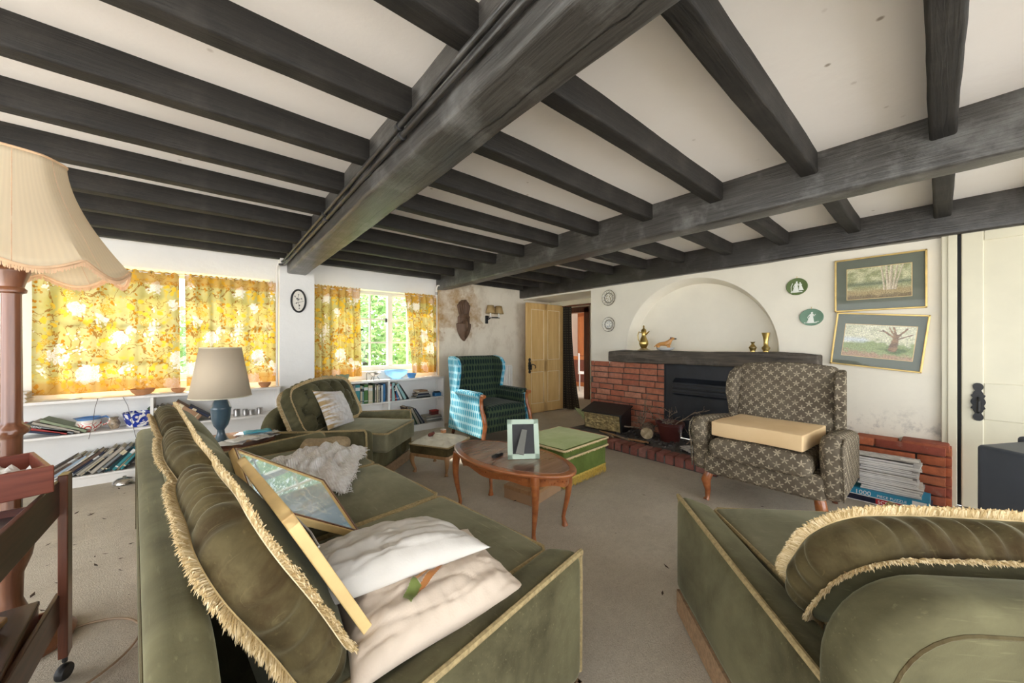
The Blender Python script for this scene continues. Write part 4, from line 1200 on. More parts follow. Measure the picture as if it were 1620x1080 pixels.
fringe(g, path, lambda i, t_: Vector((0, 0, -1)), L=.022, per=520, th=.0016, seed=2, droop=0, sp=.12, gs=.05)
g.obj('fringe', m_peach_fringe, sh, fixn=False)
g = G(); g.tube([shade_pt(2 * PI * i / 96 + .25, 0) for i in range(96)], .005, 6, closed=True)
for i in range(NP): g.tube([shade_pt(2 * PI * i / NP + .25, f / 12) * 1.0 for f in range(13)], .0016, 5)
g.obj('shade_trim', m_peach_fringe, sh)

# tea trolley
TR = thing('tea_trolley', 'dark wooden two tier tea trolley on castors at the left edge', 'trolley', (-.385, 2.05, 0))
L_, W_ = 1.0, .46
for (x, y) in ((-.02, -.0), (-W_, 0), (-.02, -L_), (-W_, -L_)):
    o = G().b2((x - .012, y - .055 if y == 0 else y, .085), (x + .012, y if y == 0 else y + .055, .735)).obj('leg', m_mahog, TR, bevel=.003, smooth=0)
    g = G(); yy = y - .03 if y == 0 else y + .03
    g.tube([(x, yy, .09), (x, yy, .06)], .007, 8)
    g.lathe([(0, -.012), (.024, -.012), (.028, -.006), (.028, .006), (.024, .012), (0, .012)], 18, M=Matrix.Translation((x, yy - .008, .029)) @ Matrix.Rotation(R(90), 4, 'Y') @ Matrix.Rotation(R(25), 4, 'X'))
    g.obj('castor', m_black, o)
for z_, hb in ((.60, .115), (.215, .10)):
    b = G().b2((-W_ + .01, -L_ + .01, z_), (-.03, -.01, z_ + .012)).obj('tray', m_mahog_x, TR, smooth=0)
    for xx in (-.034, -W_ + .014): G().b2((xx - .007, -L_ + .03, z_ - .008), (xx + .007, -.03, z_ + hb)).obj('side_rail', m_mahog_x, TR, bevel=.003, smooth=0)
    G().b2((-W_ + .01, -.02, z_ - .005), (-.03, -.008, z_ + .035)).obj('end_rail', m_mahog_red, TR, bevel=.002, smooth=0)
# loose drawer, parcels and boxes on the trolley
DR = thing('drawer', 'loose reddish wooden drawer with papers, lying across the trolley top', 'drawer')
ex = Vector((.94, .34, 0)).normalized(); ey = Vector((-.34, .94, 0)).normalized()
frame(DR, ex, ey, (0, 0, 1), (-.385, 1.815, .729))
g = G(); g.b2((-.50, 0, 0), (0, .014, .085)); g.obj('front', m_mahog_red, DR, bevel=.003, smooth=0)
G().b2((-.012, .014, 0), (0, .33, .078)).obj('side', m_mahog_red, DR, bevel=.002, smooth=0)
G().b2((-.50, .014, 0), (-.488, .33, .078)).obj('side', m_mahog_red, DR, bevel=.002, smooth=0)
G().b2((-.50, .32, 0), (0, .332, .078)).obj('back', m_mahog_red, DR, bevel=.002, smooth=0)
G().b2((-.49, .01, .002), (-.01, .325, .008)).obj('bottom', m_mahog_x, DR, smooth=0)
for i, (x, y, a, s_, lb) in enumerate(((-.13, .17, 20, .17, 'crumpled white paper at the right end of the loose drawer'), (-.27, .14, -15, .16, 'crumpled white paper in the middle of the loose drawer'))):
    o = G().grid(lambda u, v: ((u - .5) * s_, (v - .5) * s_ * .8, .045 + .03 * nz(u * 5, v * 5, i * 7) + .02 * nz(u * 11, v * 11, i)), 14, 12).obj('paper', m_paper, smooth=25)
    tag(o, lb, 'paper'); o.matrix_world = DR.matrix_world @ Matrix.Translation((x, y, .008)) @ Matrix.Rotation(R(a), 4, 'Z')
bx = thing('wooden_box', 'dark brown wooden box on the lower tray of the trolley', 'box', (-.60, 1.70, .228), R(3))
G().b2((-.17, -.22, 0), (.17, .22, .10)).obj('body', m_mahog, bx, bevel=.004, smooth=0); G().b2((-.172, -.222, .10), (.172, .222, .118)).obj('lid', m_mahog_x, bx, bevel=.004, smooth=0)
bd = tag(G().prism([(-.12, -.12), (.10, -.14), (.13, .06), (.05, .13), (-.12, .10)], 0, .018, 'xy').obj('breadboard', m_oak, bevel=.004, smooth=0, loc=(-.60, 1.74, .364)), 'pale wooden board on the red book on the lower trolley tray', 'board')
bk = tag(G().b2((-.11, -.15, 0), (.11, .15, .016)).obj('book', M_('red book cover', (.30, .05, .025), .5, .1), loc=(-.60, 1.70, .347), bevel=.002), 'flat red book on the dark box on the lower trolley tray', 'book')
ds = tag(G().lathe([(0, .002), (.07, .002), (.10, .018), (.104, .02), (.10, .022), (.07, .008), (0, .008)], 32).obj('dish', m_black, loc=(-.55, 1.56, .614)), 'shallow black dish on the trolley top in front of the loose drawer', 'dish')
cb = []
for i in range(60):
    f = i / 59
    cb.append((-.30 - .16 * math.cos(f * 5.2) - .15 * f, 2.30 - .34 * f + .12 * math.sin(f * 5.2), .008))
tag(G().tube(cb, .0045, 6).obj('power_cord', M_('brown flex', (.30, .20, .12), .5, .1)), 'thin brown flex looped on the carpet behind the trolley', 'cord')
# ---------------------------------------------------------------- painted surfaces
def paint(name, w_, h_, nx, ny, fn, parent, m_=None, M=None, mask=None):
    """flat artwork: a fine grid in the xz plane (facing -y) coloured point by point"""
    g = G(); vs = [((i / nx - .5) * w_, 0, (j / ny - .5) * h_) for i in range(nx + 1) for j in range(ny + 1)]
    cols = [fn(i / nx, j / ny) for i in range(nx + 1) for j in range(ny + 1)]
    fs = []
    for i in range(nx):
        for j in range(ny):
            if mask and not mask((i + .5) / nx, (j + .5) / ny): continue
            a = i * (ny + 1) + j; fs.append((a, a + ny + 1, a + ny + 2, a + 1))
    g.add(vs, fs, M); g.col = cols
    return g.obj(name, m_ or m_print, parent, smooth=0, fixn=False)
def lp(a, b, t_):
    t_ = max(0, min(1, t_)); return tuple(x + (y - x) * t_ for x, y in zip(a, b))
def sst(a, b, x):
    t_ = max(0, min(1, (x - a) / (b - a))); return t_ * t_ * (3 - 2 * t_)
def fbm(x, y, s=0):
    return nz(x, y, s) + .5 * nz(2.1 * x, 2.1 * y, s + 5) + .25 * nz(4.3 * x, 4.3 * y, s + 9)

def art_trunks(u, v):       # several pale trunks in a wood clearing
    f = fbm(u * 7, v * 7, 1)
    c = lp((.30, .31, .16), (.56, .55, .34), .5 + f)
    c = lp(c, (.10, .14, .09), sst(.35, .50, v + .06 * f) * sst(.62, .44, v) * .9)
    c = lp(c, (.40, .31, .16), sst(.38, .22, v + .05 * f))
    c = lp(c, (.20, .15, .08), sst(.16, .06, v + .10 * f))
    for i, (x0, x1, w_) in enumerate(((.60, .55, .018), (.655, .63, .024), (.69, .71, .030), (.735, .80, .022), (.77, .88, .014))):
        if v > .24:
            x = x0 + (x1 - x0) * ((v - .24) / .76) ** 1.3 + .006 * nz(v * 9, i)
            w2 = w_ * (1.25 - .5 * v) + .02 * max(0, .34 - v)
            d = abs(u - x)
            c = lp(c, lp((.70, .62, .47), (.30, .23, .15), (u - x) / w2 * .5 + .4 + .2 * f), sst(w2, w2 * .75, d))
    k = 1 + .45 * nz(u * 46, v * 34, 3) + .35 * nz(u * 90, v * 70, 5)
    return tuple(q * k for q in c)
def art_oak(u, v):          # old gnarled tree on a path
    f = fbm(u * 8, v * 8, 4)
    c = lp((.55, .55, .38), (.72, .70, .54), .5 + f)
    c = lp(c, (.24, .31, .10), sst(.55, .40, v + .14 * f) * .85)
    c = lp(c, (.42, .27, .17), sst(.22, .06, v + .12 * f + (u - .5) * .1))
    c = lp(c, (.09, .14, .04), sst(.22, .05, abs(u - .78) * .6 + abs(v - .28) * 1.2 - .10 * f) * .9)
    c = lp(c, (.60, .66, .70), sst(.14, .0, abs(v - .52) + max(0, u - .3)) * .8)
    for i, (p, q, w_) in enumerate((((.72, .28), (.75, .72), .075), ((.74, .62), (.55, .86), .026), ((.75, .66), (.70, .97), .028), ((.76, .66), (.88, .93), .026), ((.76, .60), (.96, .76), .022), ((.62, .80), (.48, .84), .013), ((.73, .68), (.63, .97), .018))):
        dx, dy = q[0] - p[0], q[1] - p[1]; t_ = max(0, min(1, ((u - p[0]) * dx + (v - p[1]) * dy) / (dx * dx + dy * dy)))
        d = math.hypot(u - p[0] - dx * t_, v - p[1] - dy * t_) + .012 * nz(u * 20, v * 20, i)
        w2 = w_ * (1 - .45 * t_)
        c = lp(c, lp((.34, .20, .10), (.18, .11, .06), .5 + 1.2 * f), sst(w2, w2 * .7, d))
    k = 1 + .45 * nz(u * 46, v * 34, 8) + .35 * nz(u * 90, v * 70, 2)
    return tuple(q * k for q in c)
def wall_picture(label, cy, cz, w_, h_, roll, art, aw, ah, ao):
    t = thing('framed_picture', label, 'picture', (XF - .018, cy, cz))
    frame(t, Vector((0, -math.cos(roll), -math.sin(roll))), (1, 0, 0), Vector((0, -math.sin(roll), math.cos(roll))), (XF - .018, cy, cz))
    g = G(); f = .013
    g.b2((-w_ / 2, -.012, -h_ / 2), (-w_ / 2 + f, .012, h_ / 2)); g.b2((w_ / 2 - f, -.012, -h_ / 2), (w_ / 2, .012, h_ / 2))
    g.b2((-w_ / 2, -.012, -h_ / 2), (w_ / 2, .012, -h_ / 2 + f)); g.b2((-w_ / 2, -.012, h_ / 2 - f), (w_ / 2, .012, h_ / 2))
    g.obj('frame', m_gilt, t, bevel=.003, smooth=0)
    G().b2((-w_ / 2 + .01, 0, -h_ / 2 + .01), (w_ / 2 - .01, .010, h_ / 2 - .01)).obj('mount', m_mount, t, smooth=0)
    paint('print', aw, ah, 170, 115, art, t, M=Matrix.Translation((ao[0], -.001, ao[1])))
    g = G(); z0, z1, x0, x1 = ao[1] - ah / 2, ao[1] + ah / 2, ao[0] - aw / 2, ao[0] + aw / 2
    for a, b in (((x0 - .004, z0 - .004), (x0, z1 + .004)), ((x1, z0 - .004), (x1 + .004, z1 + .004)), ((x0, z0 - .004), (x1, z0)), ((x0, z1), (x1, z1 + .004))): g.b2((a[0], -.0015, a[1]), (b[0], .001, b[1]))
    g.obj('mount_line', m_gilt_flat, t, smooth=0)
    G().b2((-w_ / 2 + .011, -.006, -h_ / 2 + .011), (w_ / 2 - .011, -.004, h_ / 2 - .011)).obj('glass', m_matglass, t, smooth=0)
m_mount = M_('grey green mount card', (.135, .150, .115), .7, .05)
wall_picture('gilt framed landscape of several pale tree trunks, upper of the two', .339, 1.709, .54, .455, R(0), art_trunks, .375, .26, (.0, .005))
wall_picture('gilt framed landscape of one gnarled old tree, hanging askew below the other', .346, 1.225, .545, .455, R(6), art_oak, .415, .27, (.005, -.005))

# ---------------------------------------------------------------- ornaments on the walls
m_dish = attr_mat('decorated dish', .3, .3)
def round_plate(label, y, z, r_, seed):
    t = thing('wall_plate', label, 'plate', (XF - .004, y, z))
    frame(t, (0, -1, 0), (1, 0, 0), (0, 0, 1), (XF - .002, y, z))
    g = G(); n = 48; prof = [(0, .012), (.45, .012), (.52, .014), (.62, .020), (.97, .030), (1.0, .027), (.9, .018), (.55, .002), (0, .001)]
    vs = []; cols = []; fs = []
    prof2 = []
    for (a, b), (c, d) in zip(prof, prof[1:]):
        for k in range(5): prof2.append((a + (c - a) * k / 5, b + (d - b) * k / 5))
    prof2.append(prof[-1])
    for rr_, dd in prof2:
        for j in range(n):
            an = 2 * PI * j / n; vs.append((rr_ * r_ * math.cos(an), -dd, rr_ * r_ * math.sin(an)))
            base = (.80, .78, .70)
            if .55 < rr_ < .64 or rr_ > .93: base = (.10, .085, .06)
            elif .66 < rr_ < .9 and math.sin(an * 12 + rr_ * 30) > (.1 if seed else .5): base = (.42, .37, .27)
            elif rr_ < .5 and nz(rr_ * 6 * math.cos(an), rr_ * 6 * math.sin(an), seed + 3) > .08: base = (.30, .24, .12) if seed else (.35, .36, .38)
            cols.append(base)
    for i in range(len(prof2) - 1):
        for j in range(n): fs.append((i * n + j, i * n + (j + 1) % n, (i + 1) * n + (j + 1) % n, (i + 1) * n + j))
    g.add(vs, fs); g.col = cols; g.obj('plate', m_dish, t, fixn=True)
    G().tube([(0, -.002, r_ * .95), (0, -.006, r_ * 1.06)], .003, 6).obj('hanger', m_brass, t)
round_plate('round dark rimmed plate, higher of the pair beside the doorway', 2.979, 1.844, .110, 1)
round_plate('round pale plate with dark rim, lower of the pair beside the doorway', 2.979, 1.473, .102, 0)

m_jasper1 = M_('dark green jasper', (.11, .16, .05), .7, .1)
m_jasper2 = M_('sage green jasper', (.16, .27, .19), .7, .08)
m_relief = M_('white relief', (.80, .82, .76), .7, .03)
def cameo(label, y, z, a, b, m_, seed, trees):
    t = thing('oval_plaque', label, 'plaque'); frame(t, (0, -1, 0), (1, 0, 0), (0, 0, 1), (XF - .002, y, z))
    n = 48; vs = []; fs = []
    for k, d in ((1, .001), (1, .010), (.95, .014), (.90, .012), (0.001, .012)):
        for j in range(n): vs.append((a * k * math.cos(2 * PI * j / n), -d, b * k * math.sin(2 * PI * j / n)))
    for i in range(4):
        for j in range(n): fs.append((i * n + j, i * n + (j + 1) % n, (i + 1) * n + (j + 1) % n, (i + 1) * n + j))
    G().add(vs, fs).obj('plaque', m_, t)
    g = G()          # robed figure in low relief
    def blob(x, z_, rx, rz_, th=.005): g.lathe([(math.sin(PI * k / 8), -math.cos(PI * k / 8)) for k in range(9)], 14, M=Matrix.Translation((x * a, -.012, z_ * b)) @ Matrix.Diagonal((rx * a, th, rz_ * b, 1)))
    def robed(x, k, lean):
        pr = [(.0, -.62), (.33, -.62), (.27, -.45), (.20, -.15), (.14, .08), (.19, .28), (.15, .36), (.05, .40), (.085, .47), (.085, .55), (.03, .62), (0, .62)]
        sh = Matrix.Identity(4); sh[0][2] = lean
        g.lathe(pr, 16, M=Matrix.Translation((x * a, -.012, 0)) @ Matrix.Diagonal((a * k, .006, b * k, 1)) @ sh)
    robed(-.05 if trees else 0, 1.0, .12)
    g.tube([(.05 * a, -.014, .28 * b), (.22 * a, -.015, .10 * b), (.36 * a, -.014, .34 * b)], .0032, 6)
    g.tube([(-.14 * a, -.014, .26 * b), (-.30 * a, -.015, -.02 * b), (-.22 * a, -.014, -.22 * b)], .0030, 6)
    if trees: robed(.36, .78, -.1); g.tube([(-.5 * a, -.013, -.6 * b), (-.52 * a, -.013, 0), (-.36 * a, -.013, .42 * b)], .0025, 6)
    blob(0, -.66, .50, .05)
    rr = random.Random(seed)
    for i in range(10 if trees else 4):
        blob(rr.uniform(-.6, .6), -.62 + rr.uniform(-.05, .08), .07, .05)
    g.obj('relief_figure', m_relief, t, smooth=60)
    G().tube([(0, -.003, b * .95), (.0, -.006, b * 1.18), (.004, -.004, b * 1.2)], .0022, 5).obj('hook', m_brass, t)
cameo('oval dark green plaque with two white figures, upper of the two ovals', .881, 1.745, .082, .080, m_jasper1, 1, True)
cameo('oval sage green plaque with one white figure, lower of the two ovals', .773, 1.449, .088, .078, m_jasper2, 2, False)

t = thing('oval_picture', 'small oval black framed flower silhouette on the white pier', 'picture', (.757, 4.695, 1.69))
n = 48
G().tube([(.070 * math.cos(2 * PI * i / n), -.004, .125 * math.sin(2 * PI * i / n)) for i in range(n)], .010, 8, closed=True).obj('frame', m_black, t)
def art_flower(u, v):
    c = (.78, .74, .66); x, y = u - .5, v - .5
    def br(p, q, w_):
        dx, dy = q[0] - p[0], q[1] - p[1]; k = max(0, min(1, ((x - p[0]) * dx + (y - p[1]) * dy) / (dx * dx + dy * dy)))
        return math.hypot(x - p[0] - dx * k, (y - p[1] - dy * k) * 1.7) < w_
    if any((br((-.25, -.12), (.35, .0), .014), br((-.05, -.08), (.0, .28), .012), br((.0, .12), (.3, .06), .012), br((0, -.08), (.05, -.34), .012), br((-.05, .02), (-.22, .18), .012))): c = (.05, .045, .04)
    for (a, b, r_) in ((.0, .28, .06), (-.1, .1, .075), (.02, .06, .06), (-.24, .2, .05), (.22, .12, .05), (.06, -.2, .07), (-.12, -.1, .06), (.05, -.34, .05)):
        if math.hypot(x - a, (y - b) * 1.6) + .02 * nz(u * 30, v * 30) < r_ * .8: c = (.05, .045, .04)
    return c
paint('print', .14, .25, 48, 72, art_flower, t, M=Matrix.Translation((0, -.002, 0)), mask=lambda u, v: ((u - .5) / .5) ** 2 + ((v - .5) / .5) ** 2 < 1)

# carved wooden mask
m_mask = wood('carved brown wood', (.085, .045, .022), (.17, .095, .055), 'z', 12, .6, .3)
t = thing('carved_mask', 'long carved brown wooden face mask hung on the stained wall', 'mask', (3.02, 4.80, 1.565))
def mk(u, v):
    z = (v - .5) * .64; f = v
    if f < .42: hw = .136 * max(.02, 1 - ((.42 - f) / .42) ** 2.0) ** .75
    elif f < .60: hw = .136 - .026 * sst(.42, .44, f)
    elif f < .88: hw = .110 - .018 * sst(.60, .62, f) + .030 * sst(.64, .88, f)
    else: hw = .122 - .028 * sst(.88, .895, f) - .05 * sst(.90, 1.0, f) ** 2
    x = (u - .5) * 2; d = .012 + .035 * (1 - x * x)
    if .10 < f < .62: d += .045 * math.exp(-(x / .55) ** 2) * math.sin((f - .10) / .52 * PI)
    d += .045 * math.exp(-(x / .13) ** 2) * sst(.26, .34, f) * sst(.50, .46, f)                    # nose
    d -= .035 * math.exp(-((abs(x) - .32) / .14) ** 2 - ((f - .46) / .022) ** 2)                   # eyes
    d += .012 * math.exp(-((abs(x) - .32) / .16) ** 2 - ((f - .50) / .014) ** 2)
    d += .024 * math.exp(-(x / .25) ** 2 - ((f - .23) / .012) ** 2) + .012 * math.exp(-(x / .22) ** 2 - ((f - .205) / .010) ** 2)
    if .58 < f < .66: d += .012
    if f > .66: d += .03 * math.exp(-(x / .5) ** 2) + .010 * math.sin(x * 22)
    return (x * hw, -d, z)
g = G(); g.grid(mk, 44, 90); g.grid(lambda u, v: (mk(u, v)[0], 0.0, mk(u, v)[2]), 10, 90)
o = g.obj('mask', m_mask, t, smooth=60)

# twin wall light
t = thing('wall_sconce', 'black iron twin wall light with parchment shades on the stained wall', 'wall lamp', (3.46, 4.80, 1.60))
G().rbox((0, -.012, 0), (.05, .024, .13), .008).obj('back_plate', m_black, t)
G().tube([(0, -.02, .01), (0, -.07, .005), (.02, -.10, .03), (.20, -.10, .035)], .011, 8).tube([(0, -.02, .03), (0, -.09, .045)], .010, 8).obj('arm', m_black, t)
for i, x in enumerate((.015, .185)):
    o = G().lathe([(0, .03), (.022, .035), (.024, .045), (.013, .05), (.013, .11), (0, .112)], 14, c=(x, -.10, 0)).obj('candle_holder', m_paint, t)
    g = G(); n = 28; g.lathe([(.080, .10), (.050, .225)], n, c=(x, -.10, 0)); g.f = g.f[:n]; g.m = g.m[:n]
    o = solid(g.obj('shade', m_shade_gold, t, fixn=False), .002)
    g = G()
    for r_, z_ in ((.08, .10), (.05, .225)): g.tube([(x + r_ * math.cos(2 * PI * k / 28), -.10 + r_ * math.sin(2 * PI * k / 28), z_) for k in range(28)], .003, 5, closed=True)
    g.obj('shade_trim', m_braid, o)

t = thing('radiator', 'cream ribbed panel radiator low on the wall behind the blue wing chair', 'radiator', (3.55, 4.78, .15))
g = G()
for i in range(17): g.rbox((-.40 + i * .05, -.035, .345), (.040, .03, .66), .010, (1, 1, 1), k=2)
g.b2((-.42, -.03, .01), (.42, .0, .69)); g.obj('panel', m_radiator, t, smooth=50)
G().tube([(.40, -.02, .03), (.43, -.02, .03), (.43, -.02, -.15)], .009, 8).obj('pipe', m_radiator, t)

# pipes along the main beam
for i, (dz, dx) in enumerate(((0, 0), (.034, -.012))):
    t = thing('heating_pipe', ('lower', 'upper')[i] + ' black heating pipe running along the main beam to the pier', 'pipe', (.615, 4.66, 2.075))
    G().tube([(dx, -7.2, dz), (dx, -.02, dz), (dx - .01, .0, dz), (-.05 + .03 * i, .015, dz)], .012, 10).obj('run', m_beam_y, t)
    G().tube([(-.05 + .03 * i, .015, dz), (-.062 + .03 * i, .02, dz - .015), (-.062 + .03 * i, .06, dz - .05), (-.062 + .03 * i, .06, -1.34)], .0115, 10).obj('drop', m_paint, t)
    for y in (-3.2, -1.9): G().lathe([(.014, -.012), (.018, -.010), (.018, .010), (.014, .012)], 12, M=Matrix.Translation((dx, y, dz)) @ Matrix.Rotation(R(90), 4, 'X')).obj('bracket', m_black, t)
t = thing('heating_pipe', 'white pipe in the corner by the damp wall, under the second beam', 'pipe', (2.555, 4.80, 0))
G().tube([(0, 0, .02), (0, 0, 2.02), (.0, -.03, 2.06), (.02, -.06, 2.06)], .011, 10).obj('run', m_paint, t)
G().lathe([(.012, -.02), (.017, -.018), (.017, .018), (.012, .02)], 12, c=(0, 0, 1.95)).obj('coupling', m_steel, t)

# ---------------------------------------------------------------- curtains
def curtain(label, x0t, x1t, x0b, x1b, z0, z1, y, folds, amp, seed, group):
    t = thing('curtain', label, 'curtain', (0, y, 0), group=group)
    g = G(); nu, nv = 90, 40; wcloth = max(x1t - x0t, x1b - x0b) * 1.25
    uv = []
    def f(u, v):
        e = 1 - v
        x = (x0t + (x1t - x0t) * u) * v + (x0b + (x1b - x0b) * u) * e
        ph = u * folds * 2 * PI + 1.6 * nz(u * 3, seed)
        k = amp * (.55 + .6 * nz(u * 2.3, seed + 3) + .45)
        yy = k * math.sin(ph) * (1 - .2 * v) + .012 * nz(u * 5, v * 2, seed + 5) + .004 * nz(u * 30, v * 4, seed)
        if v > .95: yy *= .75
        z = z0 + (z1 - z0) * v + (.010 * math.sin(ph * 2.0) if v > .975 else 0) + .008 * nz(u * 3, seed + 8) * e
        uv.append((u * wcloth + seed * .37, v * (z1 - z0)))
        return (x, yy, z)
    g.grid(f, nu, nv); g.uv = uv
    g.obj('cloth', m_curtain, t, smooth=180, fixn=False)
    g = G(); g.grid(lambda u, v: (x0t + (x1t - x0t) * u, .016 * math.sin(u * folds * 9) + .003, z1 - .012 + .030 * v + .006 * math.sin(u * folds * 15 + 1)), 120, 2)
    g.uv = [(i / 120 * wcloth + seed * .37, (z1 - z0) * .97 + .03 * j / 2) for i in range(121) for j in range(3)]
    g.obj('heading', m_curtain, t, smooth=180, fixn=False)
    g = G()
    for i in range(int((x1t - x0t) * 9)):
        x = x0t + (x1t - x0t) * (i + .5) / int((x1t - x0t) * 9)
        g.tube([(x, .012 * math.cos(a), z1 + .006 + .010 * math.sin(a)) for a in [2 * PI * k / 10 for k in range(10)]], .002, 5, closed=True)
    g.obj('rings', m_steel, t)
CG = 'floral curtains'
curtain('broad floral curtain left of the narrow gap, behind the standard lamp', -1.13, -.245, -1.13, -.235, .775, 1.868, 4.775, 7, .014, 1, CG)
curtain('floral curtain with finch print between the gap and the pier, behind the table lamp', -.205, .555, -.19, .565, .785, 1.872, 4.775, 8, .014, 2, CG)
curtain('floral curtain hanging right of the pier, left side of the open panes', .935, 1.455, .935, 1.475, .79, 1.89, 4.77, 6, .028, 3, CG)
curtain('narrow floral curtain at the corner, right side of the open panes', 2.055, 2.535, 2.165, 2.535, .79, 1.895, 4.77, 4.5, .032, 5, CG)
for x0, x1, lb in ((-1.4, .575, 'white curtain wire over the drawn pair of curtains'), (.925, 2.56, 'white curtain wire over the parted curtains')):
    tag(G().tube([(x0, 4.775, 1.875), ((x0 + x1) / 2, 4.775, 1.870), (x1, 4.775, 1.888)], .0045, 8).obj('curtain_rail', m_paint), lb, 'curtain rail')

# ---------------------------------------------------------------- low bookcases under the windows
def bookcase(label, x0, x1, ups, ztop):
    t = thing('bookcase', label, 'bookcase', (x0, 4.62, 0))
    L = x1 - x0
    for z_, th in ((ztop - .024, .024), (.430, .020), (.070, .020)):
        G().b2((0, 0, z_), (L, .228, z_ + th)).obj('shelf', m_paint, t, bevel=.003, smooth=0)
    G().b2((0, .012, .0), (L, .03, .069)).obj('plinth', m_paint, t, smooth=0)
    for u_, za, zb in ups:
        G().b2((u_ - x0 - .011, .002, za), (u_ - x0 + .011, .226, zb)).obj('upright', m_paint, t, bevel=.002, smooth=0)
    G().b2((0, .218, .07), (L, .228, ztop - .024)).obj('back_board', m_wall, t, smooth=0)
bookcase('white low bookcase under the drawn curtains, left of the pier', -2.9, .575, ((-.42, .45, .711), (-.42, .09, .43), (-2.85, .09, .711), (.56, .09, .711), (-1.65, .09, .711)), .735)
bookcase('white low bookcase under the parted curtains, right of the pier', .925, 2.59, ((.94, .09, .711), (1.777, .45, .711), (1.777, .09, .43), (2.578, .0, .711)), .735)

cover_cache = {}
COLS = {'dark navy': (.018, .025, .06), 'cream': (.62, .54, .36), 'grey': (.20, .21, .21), 'teal': (.03, .22, .24), 'dark teal': (.015, .10, .12), 'green': (.055, .16, .03), 'dark green': (.02, .06, .02), 'white': (.68, .67, .64), 'blue': (.03, .16, .36), 'pink': (.50, .22, .22), 'pale teal': (.28, .46, .46), 'tan': (.34, .19, .10), 'brown': (.09, .05, .03), 'black': (.016, .015, .015), 'stone': (.38, .34, .28), 'red': (.34, .025, .02), 'sage': (.24, .28, .17), 'dark brown': (.045, .028, .018), 'pale blue': (.36, .46, .56), 'maroon': (.12, .02, .018)}
def cover(c):
    if c not in cover_cache: cover_cache[c] = M_(c + ' book cloth', COLS[c], .6, .15, 12)
    return cover_cache[c]
def book(label, th, h, d, c, loc, tilt=0, lie=None, group=None, band=None, yaw=0):
    g = G(); k = min(.003, th * .2)
    g.b2((0, 0, 0), (k, d, h), 0); g.b2((th - k, 0, 0), (th, d, h), 0); g.b2((0, 0, 0), (th, k, h), 0)
    g.b2((k * .5, k, .003), (th - k * .5, d - .003, h - .003), 1)
    if band:
        for b0, b1 in ((.70, .86), (.12, .16)): g.b2((.0015, -.0004, h * b0), (th - .0015, .001, h * b1), 2)
    o = g.obj('book', [cover(c), m_pages, cover(band or 'cream')], smooth=0)
    T = Matrix.Translation(loc) @ Matrix.Rotation(R(yaw), 4, 'Z')
    if lie is not None: T = T @ Matrix.Rotation(R(lie), 4, 'Z') @ Matrix.Rotation(R(90), 4, 'Y') @ Matrix.Translation((-th, 0, -h / 2))
    elif tilt > 0: T = T @ Matrix.Rotation(R(tilt), 4, 'Y') @ Matrix.Translation((-th, 0, 0))
    elif tilt < 0: T = T @ Matrix.Rotation(R(tilt), 4, 'Y')
    o.matrix_world = T
    return tag(o, label, 'book', group)
def nth(i): return (ordn + ['fifteenth', 'sixteenth', 'seventeenth', 'eighteenth', 'nineteenth', 'twentieth'])[i]
rb = random.Random(12)
# low shelf left: long row leaning to the right
row = [('dark brown', .022), ('stone', .016), ('brown', .026), ('pale blue', .022), ('white', .018), ('brown', .03), ('dark navy', .018), ('grey', .016), ('stone', .028), ('cream', .014), ('black', .016), ('stone', .036), ('grey', .03), ('black', .018), ('dark teal', .014), ('dark teal', .016), ('teal', .032), ('cream', .016), ('teal', .024), ('black', .02)]
x = -1.10; tl = 56
for i, (c, th) in enumerate(row):
    tl = 56 - i * 1.0 + rb.uniform(-1, 1)
    th *= .86; x += th / math.cos(R(tl)) if i else 0
    book(f'{c} book, {nth(i)} from the left in the leaning row on the lowest shelf', th, rb.uniform(.22, .29), .17, c, (x, 4.635 + rb.uniform(0, .02), .091), tl, group='leaning books on the lowest shelf', band=rb.choice((None, None, 'cream', 'white', 'grey')))
# middle shelf left: slumped books beside the jug
for i, (c, th, tl) in enumerate((('dark navy', .02, -74), ('red', .028, -71), ('grey', .022, -69), ('stone', .024, -66), ('sage', .026, -63))):
    o = book(f'{c} book, {nth(i)} up in the slumped heap left of the painted jug', th, .27, .17, c, (-.955 + i * .034 + (0 if i else 0), 4.630, .452 + .0), tl, group='slumped books left of the jug')
    if c == 'red':
        text('lettering', 'DICKENS', .026, o, cover('white'), (.022, -.0012, .25), (0, 0, -1), (1, 0, 0))
# middle shelf, right of the divider
for i, (c, th, h, tl) in enumerate((('dark green', .022, .22, -44), ('white', .03, .21, -46), ('dark brown', .016, .23, -48), ('stone', .026, .25, -50), ('cream', .02, .25, -50), ('tan', .07, .24, -50), ('dark navy', .022, .22, -52))):
    book(f'{c} book, {nth(i)} from the left, leaning behind the sofa back', th, h, .17, c, (-.30 + [0, .034, .082, .108, .150, .185, .300][i], 4.632, .452), tl, group='leaning books behind the sofa', band=rb.choice((None, 'cream')))
for i, (x, r_, h) in enumerate(((.20, .028, .075), (.27, .022, .065), (.325, .030, .055), (.395, .026, .07))):
    t = thing('metal_tin', f'small pewter tin, {nth(i)} from the left behind the table lamp', 'tin', (x, 4.70, .451), group='pewter tins behind the table lamp')
    G().lathe([(0, 0), (r_, 0), (r_, h * .8), (r_ * .96, h * .82), (0, h * .82)], 20).obj('body', m_steel, t)
    G().lathe([(r_ * 1.03, h * .8), (r_ * 1.03, h * .95), (r_ * .9, h), (0, h)], 20).obj('lid', m_steel, t)
for i, (x, z_, a) in enumerate(((.24, .092, 8), (.30, .116, -12), (.36, .138, 5))):
    book(f'{("grey", "stone", "brown")[i]} book lying {("lowest", "middle", "topmost")[i]} of the flat stack beneath the tins', .022, .24, .17, ('grey', 'stone', 'brown')[i], (x, 4.64, z_), lie=a, group='flat stack beneath the tins')
